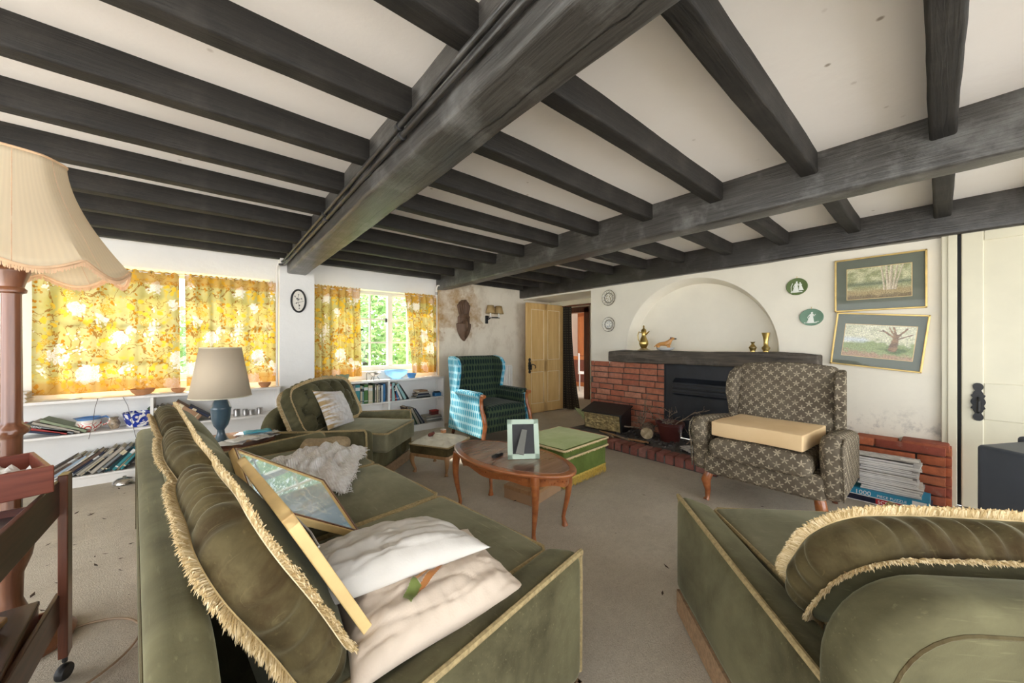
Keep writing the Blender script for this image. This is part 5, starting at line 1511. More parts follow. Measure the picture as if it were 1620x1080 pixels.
# right bookcase, middle shelf, upright row
row = [('dark navy', .03), ('black', .025), ('dark navy', .03), ('grey', .02), ('dark navy', .02), ('cream', .032), ('dark navy', .012), ('grey', .022), ('teal', .05), ('cream', .022), ('pale teal', .016), ('green', .046), ('cream', .05), ('dark green', .024), ('stone', .018), ('cream', .02), ('stone', .018), ('grey', .014), ('white', .022), ('blue', .03)]
x = 1.10 + .045
for i, (c, th) in enumerate(row):
    th *= 1.13
    book(f'{c} book, {nth(i)} from the left in the upright row behind the buttoned armchair', th - .001, rb.uniform(.19, .245), .16, c, (x, 4.632 + rb.uniform(0, .015), .451), 0, group='upright books behind the buttoned armchair', band=rb.choice((None, 'cream', 'white', 'black')))
    x += th
x = 1.79
for i, (c, th, h, tl) in enumerate((('pink', .024, .225, 0), ('pale teal', .045, .235, 0), ('red', .022, .20, -8), ('blue', .03, .19, -19), ('white', .03, .21, -24), ('pale teal', .04, .24, -28), ('black', .02, .235, -33))):
    book(f'{c} book, {nth(i)} right of the upright in the row fanning to the left', th, h, .16, c, (x + [0, .026, .075, .105, .145, .195, .25][i], 4.634, .451), tl, group='fanned books under the blue glass bowl', band=rb.choice((None, 'white')))
for i, (c, a) in enumerate((('black', 3), ('grey', -4), ('dark navy', 6), ('stone', -8), ('tan', 10))):
    book(f'{c} book, {nth(i)} from the bottom of the flat stack on the upper right shelf', .02, .22 - .02 * i, .15, c, (2.27, 4.64, .451 + .0206 * i), lie=a, group='flat stack on the upper right shelf')
t = thing('small_box', 'small blue box at the right end of the upper shelf', 'box', (2.50, 4.68, .451)); G().b2((-.05, -.03, 0), (.05, .05, .05)).obj('body', cover('blue'), t, bevel=.003); G().rbox((0, .01, .058), (.08, .06, .018), .006).obj('lid', m_black, t)
# right bookcase, bottom shelf
for i, (c, th, h, tl) in enumerate((('tan', .03, .20, -10), ('brown', .034, .26, -14), ('cream', .018, .26, -18), ('grey', .03, .26, -22), ('dark green', .018, .25, -24), ('stone', .034, .25, -27), ('black', .014, .25, -29), ('grey', .02, .26, -31), ('dark navy', .018, .25, -33))):
    book(f'{c} book, {nth(i)} from the left, tilting on the bottom shelf by the footstool', th, h, .17, c, (2.02 + sum((.038, .042, .024, .036, .024, .042, .020, .026, .024)[:i]), 4.634, .092), tl, group='tilted books on the bottom shelf')
for i in range(5):
    book(f'{("stone", "grey", "white", "grey", "stone")[i]} magazine, {nth(i)} from the bottom of the heap in the bottom right corner', .018, .24, .17, ('stone', 'grey', 'white', 'grey', 'stone')[i], (2.43, 4.64, .0915 + .0186 * i), lie=(4, -3, 8, -6, 2)[i], group='magazines in the bottom right corner')
t = thing('small_box', 'dark red box on the magazines in the bottom right corner', 'box', (2.46, 4.70, .186)); G().b2((-.055, -.04, 0), (.055, .04, .05)).obj('body', cover('maroon'), t, bevel=.003); G().b2((-.057, -.042, .05), (.057, .042, .066)).obj('lid', cover('red'), t, bevel=.003)

# things standing on the bookcases
def bowl(name, label, loc, r_, h, m_, cat='bowl', foot=.55, group=None, th=.006):
    t = thing(name, label, cat, loc, group=group)
    G().lathe([(0, 0), (r_ * foot, 0), (r_ * foot, h * .06), (r_ * .86, h * .5), (r_, h), (r_ - th, h), (r_ * .80, h * .5), (r_ * foot * .8, h * .14), (0, h * .12)], 36).obj('body', m_, t)
    return t
bowl('flower_pot', 'shallow brown bowl on the sill under the broad curtain', (-.485, 4.70, .736), .085, .055, m_terra)
bowl('flower_pot', 'small terracotta bowl on the sill left of the table lamp', (-.245, 4.70, .736), .055, .04, m_terra)
bowl('flower_pot', 'terracotta saucer pot on the sill beside the pier', (.44, 4.70, .736), .06, .05, m_terra)
bowl('plant_pot', 'small olive green pot under the curtain right of the pier', (1.06, 4.70, .736), .06, .085, m_green_pot, 'pot', .6)
bowl('plant_pot', 'larger green pot left of the metal dish on the sill', (1.23, 4.705, .736), .078, .09, m_green_pot, 'pot', .7)
t = bowl('glass_bowl', 'wide pale blue glass bowl on the sill under the open panes', (1.90, 4.70, .736), .155, .115, shade_mat('pale blue glass', (.50, .72, .88), .55), 'bowl', .35, th=.008)
bowl('blue_pot', 'small blue pot under the narrow corner curtain', (2.12, 4.70, .736), .065, .06, M_('blue glaze', (.10, .30, .58), .25, .1, 5, coat=.4), 'pot', .7)
t = thing('metal_dish', 'little metal dish on wire legs left of the blue glass bowl', 'dish', (1.615, 4.70, .736))
G().lathe([(0, .045), (.03, .047), (.065, .075), (.085, .10), (.080, .10), (.06, .080), (.028, .055), (0, .053)], 28).obj('dish', m_steel, t)
for a in range(3): G().tube([(.03 * math.cos(a * 2.09), .03 * math.sin(a * 2.09), .048), (.05 * math.cos(a * 2.09), .05 * math.sin(a * 2.09), .02), (.06 * math.cos(a * 2.09), .06 * math.sin(a * 2.09), 0)], .004, 6).obj('leg', m_black, t)
G().tube([(-.08, 0, .10), (-.105, 0, .09), (-.10, 0, .03), (-.10, 0, .0)], .004, 6).obj('handle', m_black, t)
for i, (x, y, a) in enumerate(((-.95, 4.71, 5), (-.36, 4.70, -8), (-.08, 4.69, 12), (.18, 4.70, -4), (2.38, 4.70, 6))):
    o = G().grid(lambda u, v: ((u - .5) * .20, (v - .5) * .13, .0015 + .004 * abs(nz(u * 4, v * 4, i))), 8, 6).obj('paper', m_paper, smooth=30)
    solid(o, .001)
    o.location = (x, y, .7365); o.rotation_euler = (0, 0, R(a))
    tag(o, ('loose white paper on the sill behind the standard lamp pole', 'loose white paper on the sill under the broad curtain edge', 'white paper on the sill left behind the lamp shade', 'white paper on the sill right behind the lamp shade', 'white paper on the sill under the corner curtain')[i], 'paper')
for i in range(8):
    o = tag(G().b2((-.10, -.09, 0), (.10, .09, .010)).obj('magazine', M_('pale magazine ' + str(i), (.62 + .02 * (i % 3), .60, .55), .7, .1), bevel=.001, smooth=0), f'pale magazine, {nth(i)} from the bottom of the pile at the sill end', 'magazine', 'magazines piled on the sill end')
    o.location = (-1.23 + .004 * (i % 3), 4.725, .7362 + i * .0103); o.rotation_euler = (0, 0, R(3 * math.sin(i * 2)))
# jug, little vase, blue and white bowl on the middle shelf
t = thing('jug', 'round white jug with red petals and blue rim on the middle shelf', 'jug', (-.815, 4.72, .451))
G().lathe([(0, 0), (.045, 0), (.05, .008), (.072, .03), (.080, .06), (.072, .085), (.066, .10), (.074, .118), (.070, .118), (.062, .10), (.068, .085), (.074, .06), (.06, .02), (0, .01)], 36, sq=lambda a, z: 1 + .25 * max(0, math.cos(a - PI)) ** 12 * (z > .1)).obj('body', m_jug, t)
G().tube([(.062, 0, .105), (.10, 0, .115), (.125, 0, .09), (.115, 0, .055), (.075, 0, .04)], .008, 8).obj('handle', m_jug, t)
t = thing('vase', 'small dark flowered vase between jug and blue bowl', 'vase', (-.665, 4.72, .451))
G().lathe([(0, 0), (.025, 0), (.036, .03), (.038, .05), (.026, .075), (.022, .085), (.030, .1), (.026, .1), (.018, .085), (0, .08)], 24).obj('body', M_('flowered glaze', (.10, .09, .05), .25, .6, 30, c2=(.6, .45, .3), coat=.4), t)
t = thing('bowl', 'blue and white leaf patterned bowl on the middle shelf', 'bowl', (-.52, 4.73, .451))
G().lathe([(0, 0), (.068, 0), (.070, .006), (.088, .06), (.098, .115), (.102, .128), (.096, .128), (.084, .06), (.06, .012), (0, .010)], 44).obj('body', m_bluewhite, t)
for i, (x, dx, z0_) in enumerate(((-.745, -.05, .50), (-.60, .10, .36))):
    tag(G().tube([(x, 4.615, .737), (x + dx * .3, 4.606, .66), (x + dx * .5, 4.606, .55), (x + dx, 4.606, z0_ - .1)], .0018, 5).obj('dead_stem', m_mantel), ('thin dead plant stem trailing over the jug', 'thin dead plant stem trailing beside the blue bowl')[i], 'plant stem')

# ---------------------------------------------------------------- on the sofa
def quadframe(TL, e1, e2): return None
P_TL, P_TR, P_BR = Vector((.050, 1.710, .815)), Vector((.382, 1.795, .585)), Vector((.4355, 1.405, .481))
ax = (P_TR - P_TL); W_ = ax.length; ax.normalize(); az = (P_TR - P_BR); H_ = az.length; az.normalize(); an2 = ax.cross(az); an2.normalize(); az = an2.cross(ax) * 1
# local: x right, z up, -y out of the glass
t = thing('framed_picture', 'blue framed print lying face up, tilted across the sofa cushions', 'picture')
cen = (P_TL + P_BR) / 2
frame(t, ax, -an2, az, cen)
g = G(); f = .022
for lo, hi in (((-W_ / 2, -H_ / 2), (-W_ / 2 + f, H_ / 2)), ((W_ / 2 - f, -H_ / 2), (W_ / 2, H_ / 2)), ((-W_ / 2, -H_ / 2), (W_ / 2, -H_ / 2 + f)), ((-W_ / 2, H_ / 2 - f), (W_ / 2, H_ / 2))):
    g.b2((lo[0], -.004, lo[1]), (hi[0], .022, hi[1]))
g.obj('frame', m_gilt_flat, t, bevel=.004, smooth=0)
g = G()
for lo, hi in (((-W_ / 2 + .004, -H_ / 2 + .004), (-W_ / 2 + .012, H_ / 2 - .004)), ((W_ / 2 - .012, -H_ / 2 + .004), (W_ / 2 - .004, H_ / 2 - .004)), ((-W_ / 2 + .004, H_ / 2 - .012), (W_ / 2 - .004, H_ / 2 - .004)), ((-W_ / 2 + .004, -H_ / 2 + .004), (W_ / 2 - .004, -H_ / 2 + .012))): g.b2((lo[0], -.007, lo[1]), (hi[0], 0, hi[1]))
g.obj('frame_edge', m_mahog, t, bevel=.001, smooth=0)
def art_blue(u, v):
    c = lp((.24, .40, .56), (.44, .60, .74), .5 + .5 * fbm(u * 3, v * 3, 2) + .3 * (v - .5))
    d = abs(math.hypot(u - .55, v - .42) - .22 - .05 * math.sin(math.atan2(v - .42, u - .55) * 7)) + .01 * nz(u * 30, v * 30)
    c = lp(c, (.62, .74, .80), sst(.02, .0, d) * .8)
    c = lp(c, (.60, .70, .76), sst(.3, .45, fbm(u * 11, v * 11, 6)) * .7)
    return c
paint('print', W_ - .04, H_ - .04, 60, 60, art_blue, t, M=Matrix.Translation((0, .002, 0)))
G().b2((-W_ / 2 + .018, -.001, -H_ / 2 + .018), (W_ / 2 - .018, .0005, H_ / 2 - .018)).obj('glass', m_matglass, t, smooth=0)
G().b2((-W_ / 2 + .01, .012, -H_ / 2 + .01), (W_ / 2 - .01, .016, H_ / 2 - .01)).obj('backing', m_black, t, smooth=0)
# second picture, seen edge on, its dark back to the room
t = thing('framed_picture', 'gold edged picture leaning on the near fringed cushion, dark back and string showing', 'picture')
yaxis = Vector((-.096, .995, 0)); upv = Vector((-.455, -.044, .89)).normalized(); xa = yaxis * 1.0; nrm_ = xa.cross(upv)
frame(t, xa, -nrm_ if nrm_.x < 0 else nrm_, upv, (.312, .86, .470))
yy = 1
g = G(); W2, H2, f = .53, .43, .028
for lo, hi in (((0, 0), (f, H2)), ((W2 - f, 0), (W2, H2)), ((0, 0), (W2, f)), ((0, H2 - f), (W2, H2))): g.b2((lo[0], -.012, lo[1]), (hi[0], .012, hi[1]))
g.obj('frame', m_gilt_flat, t, bevel=.003, smooth=0)
G().b2((f - .005, -.006, f - .005), (W2 - f + .005, .006, H2 - f + .005)).obj('backing', m_black, t, smooth=0)
G().tube([(.05, .016, .30), (.18, .024, .27), (.30, .020, .275), (.48, .016, .30)], .0025, 6).obj('string', m_white_cloth, t)

p = pillow('pillow', .50, .37, .15, m_pink_cloth, 4, .007)
frame(p, Vector((.995, -.03, .0)), Vector((.03, .98, .10)).normalized(), Vector((0, -.10, .99)).normalized(), (.470, .945, .480))
tag(p, 'cream pillow with a printed garden motif, lower one at the near arm', 'pillow')
def art_motif(u, v):
    c = (.78, .68, .58)
    for (a, b, q, w_, k) in ((.15, .35, .75, .10, (.42, .17, .05)), (.2, .62, .9, .07, (.55, .27, .09))):
        x = (u - a) / (q - a)
        if 0 < x < 1 and abs(v - b - .25 * x) < w_ * (1 - .4 * abs(2 * x - 1)) : c = k
    if u < .3 and abs(v - .3 - u) < .16: c = (.16, .20, .05)
    return c
def pz(x, y): return 0
o = paint('printed_motif', .19, .11, 72, 44, art_motif, None, m_=m_print, mask=lambda u, v: art_motif(u, v)[0] < .6)
o.parent = p
me = o.data
e_ = lambda x, y: (max(0, 1 - abs(x) ** 2.6) * max(0, 1 - abs(y) ** 2.6)) ** .55
ca, sa = math.cos(R(14)), math.sin(R(14))
for v_ in me.vertices:
    x, y = v_.co.x, v_.co.z
    X, Y = -.01 + ca * x - sa * y, -.045 + sa * x + ca * y
    xx, yy_ = X / .25, Y / .20
    e = e_(xx, yy_)
    v_.co = (X, Y, e * .15 / 2 + .010 * e ** .5 * (nz(xx * 2.2 + 3, yy_ * 5, 4) + .6 * nz(xx * 9, yy_ * 3, 8)) * 1.4 + .15 / 2 * .3 + .004)
p = pillow('pillow', .54, .36, .17, m_white_cloth, 9, .007)
frame(p, Vector((.985, .05, -.06)).normalized(), Vector((-.05, .96, -.22)).normalized(), Vector((0, .22, .97)).normalized(), (.445, 1.085, .515))
fx = Vector((.985, -.06, -.02)).normalized(); fy = Vector((.06, .97, -.18)).normalized(); fz = fx.cross(fy)
frame(p, fx, fz.cross(fx), fz, (.395, 1.07, .528))
tag(p, 'plump white pillow lying on top of the printed cream pillow', 'pillow')

# knitted throw heaped on the far seat
def throw(u, v):
    A, B, C, D = Vector((.12, 2.42, 0)), Vector((.50, 2.75, 0)), Vector((.80, 2.50, 0)), Vector((.48, 1.80, 0))
    p = A.lerp(D, u).lerp(B.lerp(C, u), v)
    ed = min(1, 5 * min(u, 1 - u, v, 1 - v))
    h = .030 + .055 * ed * max(0, .7 + 1.1 * fbm(u * 3 + 1, v * 2.5, 3))
    h += .018 * math.sin((u * 1.0 + v * .35) * 46 + 3 * nz(u * 3, v * 3, 4)) * ed * (.6 + .6 * nz(u * 4, v * 4, 8))
    p += Vector((.05 * nz(u * 4, v * 4, 1), .05 * nz(u * 4, v * 4, 2), 0))
    z = .470 + h
    return (p.x, p.y, max(.473, z))
m_knit = NT('knitted wool'); _v = m_knit.co('Object')
m_knit.set(Base_Color=m_knit.mix(m_knit.ramp(m_knit.noise(_v, 40, 3), [(.3, 0), (.7, 1)]), (.70, .66, .64), (.88, .86, .85)), Roughness=.95)
_w = m_knit.n('TexWave', {'Vector': _v, 'Scale': 28.0, 'Distortion': 3.0, 'Detail': 2.0}).outputs[1]
m_knit.bump(_w, .6, .006); m_knit = m_knit.mat
o = tag(solid(G().grid(throw, 60, 50).obj('throw_blanket', m_knit, smooth=80), .008), 'crumpled white knitted throw heaped on the far sofa seat', 'blanket')
g = G(); path = [Vector(throw(u / 40, 0.0)) for u in range(41)] + [Vector(throw(1, v / 30)) for v in range(1, 31)]
fringe(g, path, lambda i, t_: Vector((.4 * nz(i), -.6 if i < 40 else -.3, .1)), L=.035, per=160, th=.0022, seed=3, closed=False)
f_ = g.obj('tassels', m_knit, o, fixn=False)
tag(G().rbox((0, 0, .04), (.30, .16, .08), .035, (6, 4, 2), lambda p: p + Vector((0, 0, .012 * nz(p.x * 9, p.y * 9)))).obj('cushion', M_('straw weave', (.36, .27, .16), .9, .25, 60, .5, 150), loc=(.58, 2.66, .476)), 'small straw coloured cushion half under the knitted throw', 'cushion')
bpy.data.objects['cushion'].location = (.60, 2.70, .47); bpy.data.objects['cushion'].rotation_euler = (0, 0, R(-20))

# cushion on the buttoned armchair
m_giltcush = NT('white and gold cushion'); _s = m_giltcush.n('SeparateXYZ', {0: m_giltcush.co('Object')})
_f = m_giltcush.ma('MULTIPLY', m_giltcush.ramp(_s.outputs[0], [(.40, 1), (.58, 0)]), m_giltcush.ramp(m_giltcush.noise(m_giltcush.co('Object', scale=(3, 18, 1)), 3, 4), [(.4, 0), (.6, 1)]))
_x = m_giltcush.ma('ADD', m_giltcush.ma('MULTIPLY', _s.outputs[0], 2.2), .5)
_f = m_giltcush.ma('MULTIPLY', m_giltcush.ramp(_x, [(.15, 1), (.5, 0)]), m_giltcush.ramp(m_giltcush.noise(m_giltcush.co('Object', scale=(3, 22, 1)), 2.5, 4), [(.42, 0), (.55, 1)]))
m_giltcush.set(Base_Color=m_giltcush.mix(_f, (.76, .73, .72), (.48, .33, .15)), Roughness=.8); m_giltcush = m_giltcush.mat
p = pillow('scatter_cushion', .40, .38, .14, m_giltcush, 6, .008)
tag(p, 'white scatter cushion with gold sprigs on the buttoned armchair', 'cushion')
fz = Vector((.62, -.62, .48)).normalized(); fx = Vector((.73, .63, -.12)); fx = (fx - fz * fx.dot(fz)).normalized()
frame(p, fx, fz.cross(fx), fz, (.845, 3.545, .60))

# papers on the side table
rp = random.Random(5)
for i in range(9):
    a, r_ = rp.uniform(-1.9, 1.2), rp.uniform(.12, .19)
    nm = ('newspaper', 'paper', 'envelope')[i % 3]
    o = G().grid(lambda u, v: ((u - .5) * .17, (v - .5) * .12, .0012 + .012 * abs(nz(u * 3, v * 3, i * 3))), 8, 6).obj(nm, (m_newsprint, m_paper, M_('blue envelope', (.05, .42, .60), .6, .1) if i == 8 else m_paper)[i % 3], smooth=30)
    solid(o, .001)
    o.location = (.135 + r_ * math.cos(a), 3.30 + r_ * math.sin(a), .502 + .005 * i); o.rotation_euler = (0, 0, rp.uniform(0, 3))
    tag(o, f'{("creased grey newspaper", "crumpled white paper", "folded pale envelope" if i != 8 else "bright blue envelope")[i % 3]}, {nth(i)} from the bottom of the litter on the side table', nm, 'papers on the side table')

# silver dish on the carpet
tag(G().lathe([(0, .0), (.06, 0), (.075, .012), (.07, .03), (.045, .048), (.012, .055), (.012, .065), (0, .068)], 32).obj('dish_cover', M_('silver plate', (.55, .54, .52), .22, .1, metal=1), loc=(-.575, 4.50, .002)), 'small silver domed dish cover on the carpet by the bookcase', 'dish cover')

# ---------------------------------------------------------------- fireplace
def mant(p):
    q = Vector(p); q.z += .012 * nz(q.y * 2.2, 3, q.x * 5) + .006 * nz(q.y * 9, q.z * 9, 1); q.x += .012 * nz(q.y * 2.7, q.z * 4, 5)
    if abs(q.y) > .95: q.z *= 1 - .12 * (abs(q.y) - .95) / .15
    return q
struct(G().rbox((0, 0, 0), (.20, 2.18, .150), .016, (4, 50, 4), mant, k=2).obj('mantel_beam', m_mantel, loc=(4.185, 1.785, 1.040), smooth=55), 'thick weathered dark oak mantel beam over the fire', 'mantel')
FP = thing('fireplace_panel', 'black steel fire panel with slatted hood below the mantel beam', 'fireplace', (4.275, 1.60, .09))
G().b2((.0, -.56, 0), (.02, .588, .88)).obj('panel', m_blackmetal, FP, bevel=.003, smooth=0)
G().prism([(-.01, .50), (-.10, .53), (-.10, .58), (-.085, .60), (-.085, .66), (-.01, .71)], -.45, .45, 'xz').obj('hood', m_blackmetal, FP, bevel=.006, smooth=30)
for z_ in (.545, .59, .63): G().b2((-.108, -.43, z_), (-.09, .43, z_ + .012)).obj('slat', m_black, FP, bevel=.002, smooth=0)
G().b2((-.012, -.56, .865), (.0, .588, .88)).b2((-.012, .574, 0), (.0, .588, .88)).obj('frame', m_black, FP, bevel=.002, smooth=0)

# embossed brass log box
LB = thing('log_box', 'embossed brass log box with sloping black lid on the hearth', 'log box', (3.95, 2.79, .095), R(6))
pr = [(-.12, 0), (.13, 0), (.13, .30), (-.15, .22)]
bx_ = G().prism(pr, -.265, .265).obj('body', m_black, LB, bevel=.008, smooth=30)
def emb(u, v):
    y = .25 - .50 * u; z = .015 + .20 * v; x = -.122 - .030 * v
    h = .012 * abs(fbm(u * 9, v * 6, 2)) * min(1, 8 * min(u, 1 - u, v, 1 - v)) + (.008 if min(u, 1 - u) < .04 or min(v, 1 - v) < .08 else 0)
    return (x - h - .003, y, z)
G().grid(emb, 70, 30).obj('embossed_front', m_oldbrass, LB, smooth=60)
G().prism([(-.17, .218), (.14, .305), (.14, .32), (-.17, .233)], -.285, .285).obj('lid', m_black, LB, bevel=.004, smooth=30)
# plant pot, logs, twigs, scraps
PT = thing('plant_pot', 'round reddish brown plastic pot full of twigs on the hearth', 'pot', (4.02, 1.99, .095))
m_pot = M_('red brown plastic', (.085, .022, .018), .35, .15, 5)
G().lathe([(0, 0), (.10, 0), (.104, .02), (.142, .185), (.155, .19), (.157, .215), (.148, .215), (.135, .18), (.10, .05), (0, .05)], 40).obj('pot', m_pot, PT)
G().lathe([(0, .16), (.13, .165)], 20).obj('soil', m_soot, PT)
def twig(name, label, p0, d0, L_, r0, seed, kids=3):
    rr = random.Random(seed); t = None
    g = G()
    def grow(p, d, L, r_, lev):
        pts = [p]; n_ = 6
        for i in range(n_):
            d = (d + Vector((rr.gauss(0, .22), rr.gauss(0, .22), rr.gauss(0, .16)))).normalized()
            p = p + d * L / n_
            if p.x > 4.24: p.x = 4.24
            if p.z < .105: p.z = .105 + r_
            pts.append(p.copy())
            if lev < 2 and rr.random() < .35 * kids / 2: grow(p.copy(), (d + Vector((rr.gauss(0, .6), rr.gauss(0, .6), rr.gauss(.1, .5)))).normalized(), L * .5, r_ * .6, lev + 1)
        g.tube(pts, [max(.0015, r_ * (1 - .75 * i / n_)) for i in range(n_ + 1)], 5)
    grow(Vector(p0), Vector(d0).normalized(), L_, r0, 0)
    return tag(g.obj(name, m_twig, smooth=60), label, 'twig')
m_twig = M_('dry bark', (.14, .095, .065), .9, .5, 30, .4, 80, c2=(.42, .32, .23))
TS = (((4.00, 2.0, .27), (-.2, .5, .6), .26, .007, 'bushy twig rising left out of the brown pot'), ((4.05, 1.95, .27), (0, -.6, .5), .26, .007, 'curled twig leaning right out of the brown pot'), ((4.02, 2.02, .27), (-.3, -.1, .8), .24, .006, 'upright twig in the middle of the brown pot'), ((4.05, 2.04, .27), (.0, .8, .4), .3, .006, 'long twig from the pot towards the bricks'), ((3.95, 2.30, .17), (.1, -.3, .75), .38, .009, 'tangled branch standing against the brick wall'), ((4.05, 2.34, .14), (0, -.2, .9), .34, .008, 'dead branch upright in the brick corner'), ((3.92, 2.55, .18), (.1, -.9, .25), .46, .010, 'long branch lying between log box and pot'), ((4.10, 2.15, .20), (-.2, -.8, .5), .34, .008, 'twisted branch behind the brown pot'), ((3.9, 1.75, .13), (-.1, -.5, .5), .22, .006, 'bent twig right of the pot near the wing chair'))
for i, (p0, d0, L_, r0, lb) in enumerate(TS): twig('twig', lb, p0, d0, L_, r0, 40 + i)
lg = thing('log', 'short cut log with pale round end left of the brown pot', 'log', (3.88, 2.20, .18))
frame(lg, Vector((.90, .42, .05)).normalized(), Vector((-.42, .90, 0)).normalized(), Vector((-.05, 0, 1)).normalized(), (3.85, 2.18, .17))
G().lathe([(.068, 0), (.074, .03), (.070, .15), (.072, .24), (0, .24)], 22, M=Matrix.Rotation(R(90), 4, 'Y')).obj('bark', m_twig, lg)
def ring(u, v):
    return (-.001, .066 * u * math.cos(v * 2 * PI), .066 * u * math.sin(v * 2 * PI))
G().grid(ring, 4, 26).obj('cut_end', M_('cut wood', (.36, .26, .14), .8, .25, 22, c2=(.62, .50, .32)), lg, smooth=0)
for i, (x, y, z_, a, L_) in enumerate(((3.72, 2.62, .108, 80, .30), (3.68, 2.42, .108, 70, .34), (3.70, 2.20, .104, 100, .24), (3.66, 2.55, .11, 60, .18))):
    o = G().tube([(-L_ / 2, 0, 0), (0, .012, .004), (L_ / 2, -.006, 0)], [.010, .013, .008], 7).obj('kindling', m_oak if i % 2 == 0 else m_twig, loc=(x, y, z_)); o.rotation_euler = (0, 0, R(a))
    tag(o, ('pale stick of kindling lying before the log box', 'long dark stick along the brick hearth edge', 'split pale kindling in front of the cut log', 'short dark stick by the corner of the log box')[i], 'kindling')
rr = random.Random(8)
g = G()
for i in range(170):
    x, y = rr.uniform(3.66, 4.2), rr.uniform(1.30, 2.6); s_ = rr.uniform(.008, .024)
    g.rbox((x, y, .094 + s_ * .4), (s_ * 2, s_ * 1.3, s_ * .9), s_ * .2, (1, 1, 1), k=1, M=None)
tag(g.obj('hearth_debris', m_soot, smooth=0), 'sooty crumbs and bark litter strewn over the hearth', 'debris', kind='stuff')
for i, (x, y, a) in enumerate(((3.80, 1.55, 20), (3.74, 1.66, 60), (3.85, 1.70, -30))):
    o = G().grid(lambda u, v: ((u - .5) * .16, (v - .5) * .11, .01 + .018 * abs(nz(u * 4, v * 4, i))), 8, 6).obj('paper', m_newsprint, smooth=20); solid(o, .0015)
    o.location = (x, y, .10); o.rotation_euler = (R(8), 0, R(a)); tag(o, ('scrunched newspaper on the hearth beside the wing chair', 'torn newspaper at the hearth edge', 'newspaper scrap right of the brown pot')[i], 'newspaper')

# on the mantel
ZM = 1.122
t = thing('coffee_pot', 'tall brass lidded coffee pot on a little tray at the left of the mantel', 'jug', (4.20, 2.42, ZM))
G().lathe([(0, .0), (.075, .0), (.078, .006), (.05, .012), (.045, .022), (0, .022)], 28).obj('tray', m_oldbrass, t)
G().lathe([(0, .022), (.030, .022), (.034, .032), (.045, .05), (.056, .08), (.053, .11), (.036, .15), (.026, .18), (.024, .21), (.032, .235), (.034, .24), (0, .24)], 28).obj('body', m_brass, t)
G().lathe([(.034, .24), (.028, .262), (.012, .275), (.008, .285), (.012, .295), (.006, .312), (0, .318)], 20).obj('lid', m_brass, t)
G().tube([(0, .030, .22), (0, .065, .235), (0, .082, .19), (0, .075, .13), (0, .050, .10)], .006, 8).obj('handle', m_brass, t)
G().tube([(0, -.03, .20), (-.01, -.055, .215), (-.02, -.085, .235)], [.012, .009, .006], 8).obj('spout', m_brass, t)
t = thing('dog_figurine', 'tan china dog in a white dish on the mantel beside the coffee pot', 'figurine', (4.20, 2.14, ZM))
m_tan = M_('tan china', (.62, .30, .09), .25, .25, 9, coat=.4)
fb = bpy.data.meshes.new('body')
V = [(0, .085, .075), (0, .03, .080), (0, -.035, .085), (0, -.062, .115), (0, -.085, .145), (0, -.125, .138), (0, .088, .045), (.012, .10, .012), (-.012, .092, .012), (.014, -.045, .045), (-.014, -.04, .045), (.014, -.048, .010), (-.014, -.042, .010), (0, .118, .06), (0, .14, .04)]
Ed = [(1, 0), (1, 2), (2, 3), (3, 4), (4, 5), (0, 6), (6, 7), (6, 8), (2, 9), (2, 10), (9, 11), (10, 12), (0, 13), (13, 14)]
Rd = [.030, .028, .030, .022, .020, .009, .020, .009, .009, .012, .012, .008, .008, .008, .005]
fb.from_pydata(V, Ed, []); fo_ = bpy.data.objects.new('body', fb); COL.objects.link(fo_); fo_.parent = t; fb.materials.append(m_tan)
sk = fo_.modifiers.new('skin', 'SKIN'); sb = fo_.modifiers.new('sub', 'SUBSURF'); sb.levels = sb.render_levels = 2
for i, v_ in enumerate(fb.skin_vertices[0].data): v_.radius = (Rd[i], Rd[i]); v_.use_root = (i == 1)
G().rbox((0, -.122, .139), (.020, .030, .018), .008).obj('muzzle', m_black, t)
for s_ in (-1, 1): G().rbox((s_ * .017, -.078, .146), (.007, .016, .026), .003).obj('ear', m_mahog_red, t)
G().lathe([(0, 0), (.06, 0), (.09, .012), (.115, .034), (.112, .036), (.085, .018), (0, .010)], 32, sq=lambda a, z: 1 - .22 * abs(math.cos(a))).obj('dish', M_('white china', (.80, .79, .76), .2, .04, coat=.4), t)
t = thing('vase', 'little brass vase on the mantel, left of the tall one', 'vase', (4.20, 1.225, ZM))
G().lathe([(0, 0), (.024, 0), (.022, .012), (.032, .035), (.034, .045), (.022, .062), (.012, .075), (.014, .088), (.022, .10), (.019, .10), (.008, .08), (0, .078)], 24).obj('body', m_brass, t)
G().lathe([(.034, .040), (.036, .044), (.034, .048)], 24).obj('band', m_oldbrass, t)
t = thing('vase', 'tall flared brass vase at the right end of the mantel', 'vase', (4.21, 1.115, ZM))
G().lathe([(0, 0), (.026, 0), (.024, .010), (.034, .03), (.034, .045), (.020, .062), (.019, .10), (.024, .14), (.036, .19), (.033, .19), (.018, .12), (0, .08)], 28).obj('body', m_brass, t)
G().lathe([(.0345, .034), (.037, .038), (.0345, .042)], 28).obj('band', m_oldbrass, t)

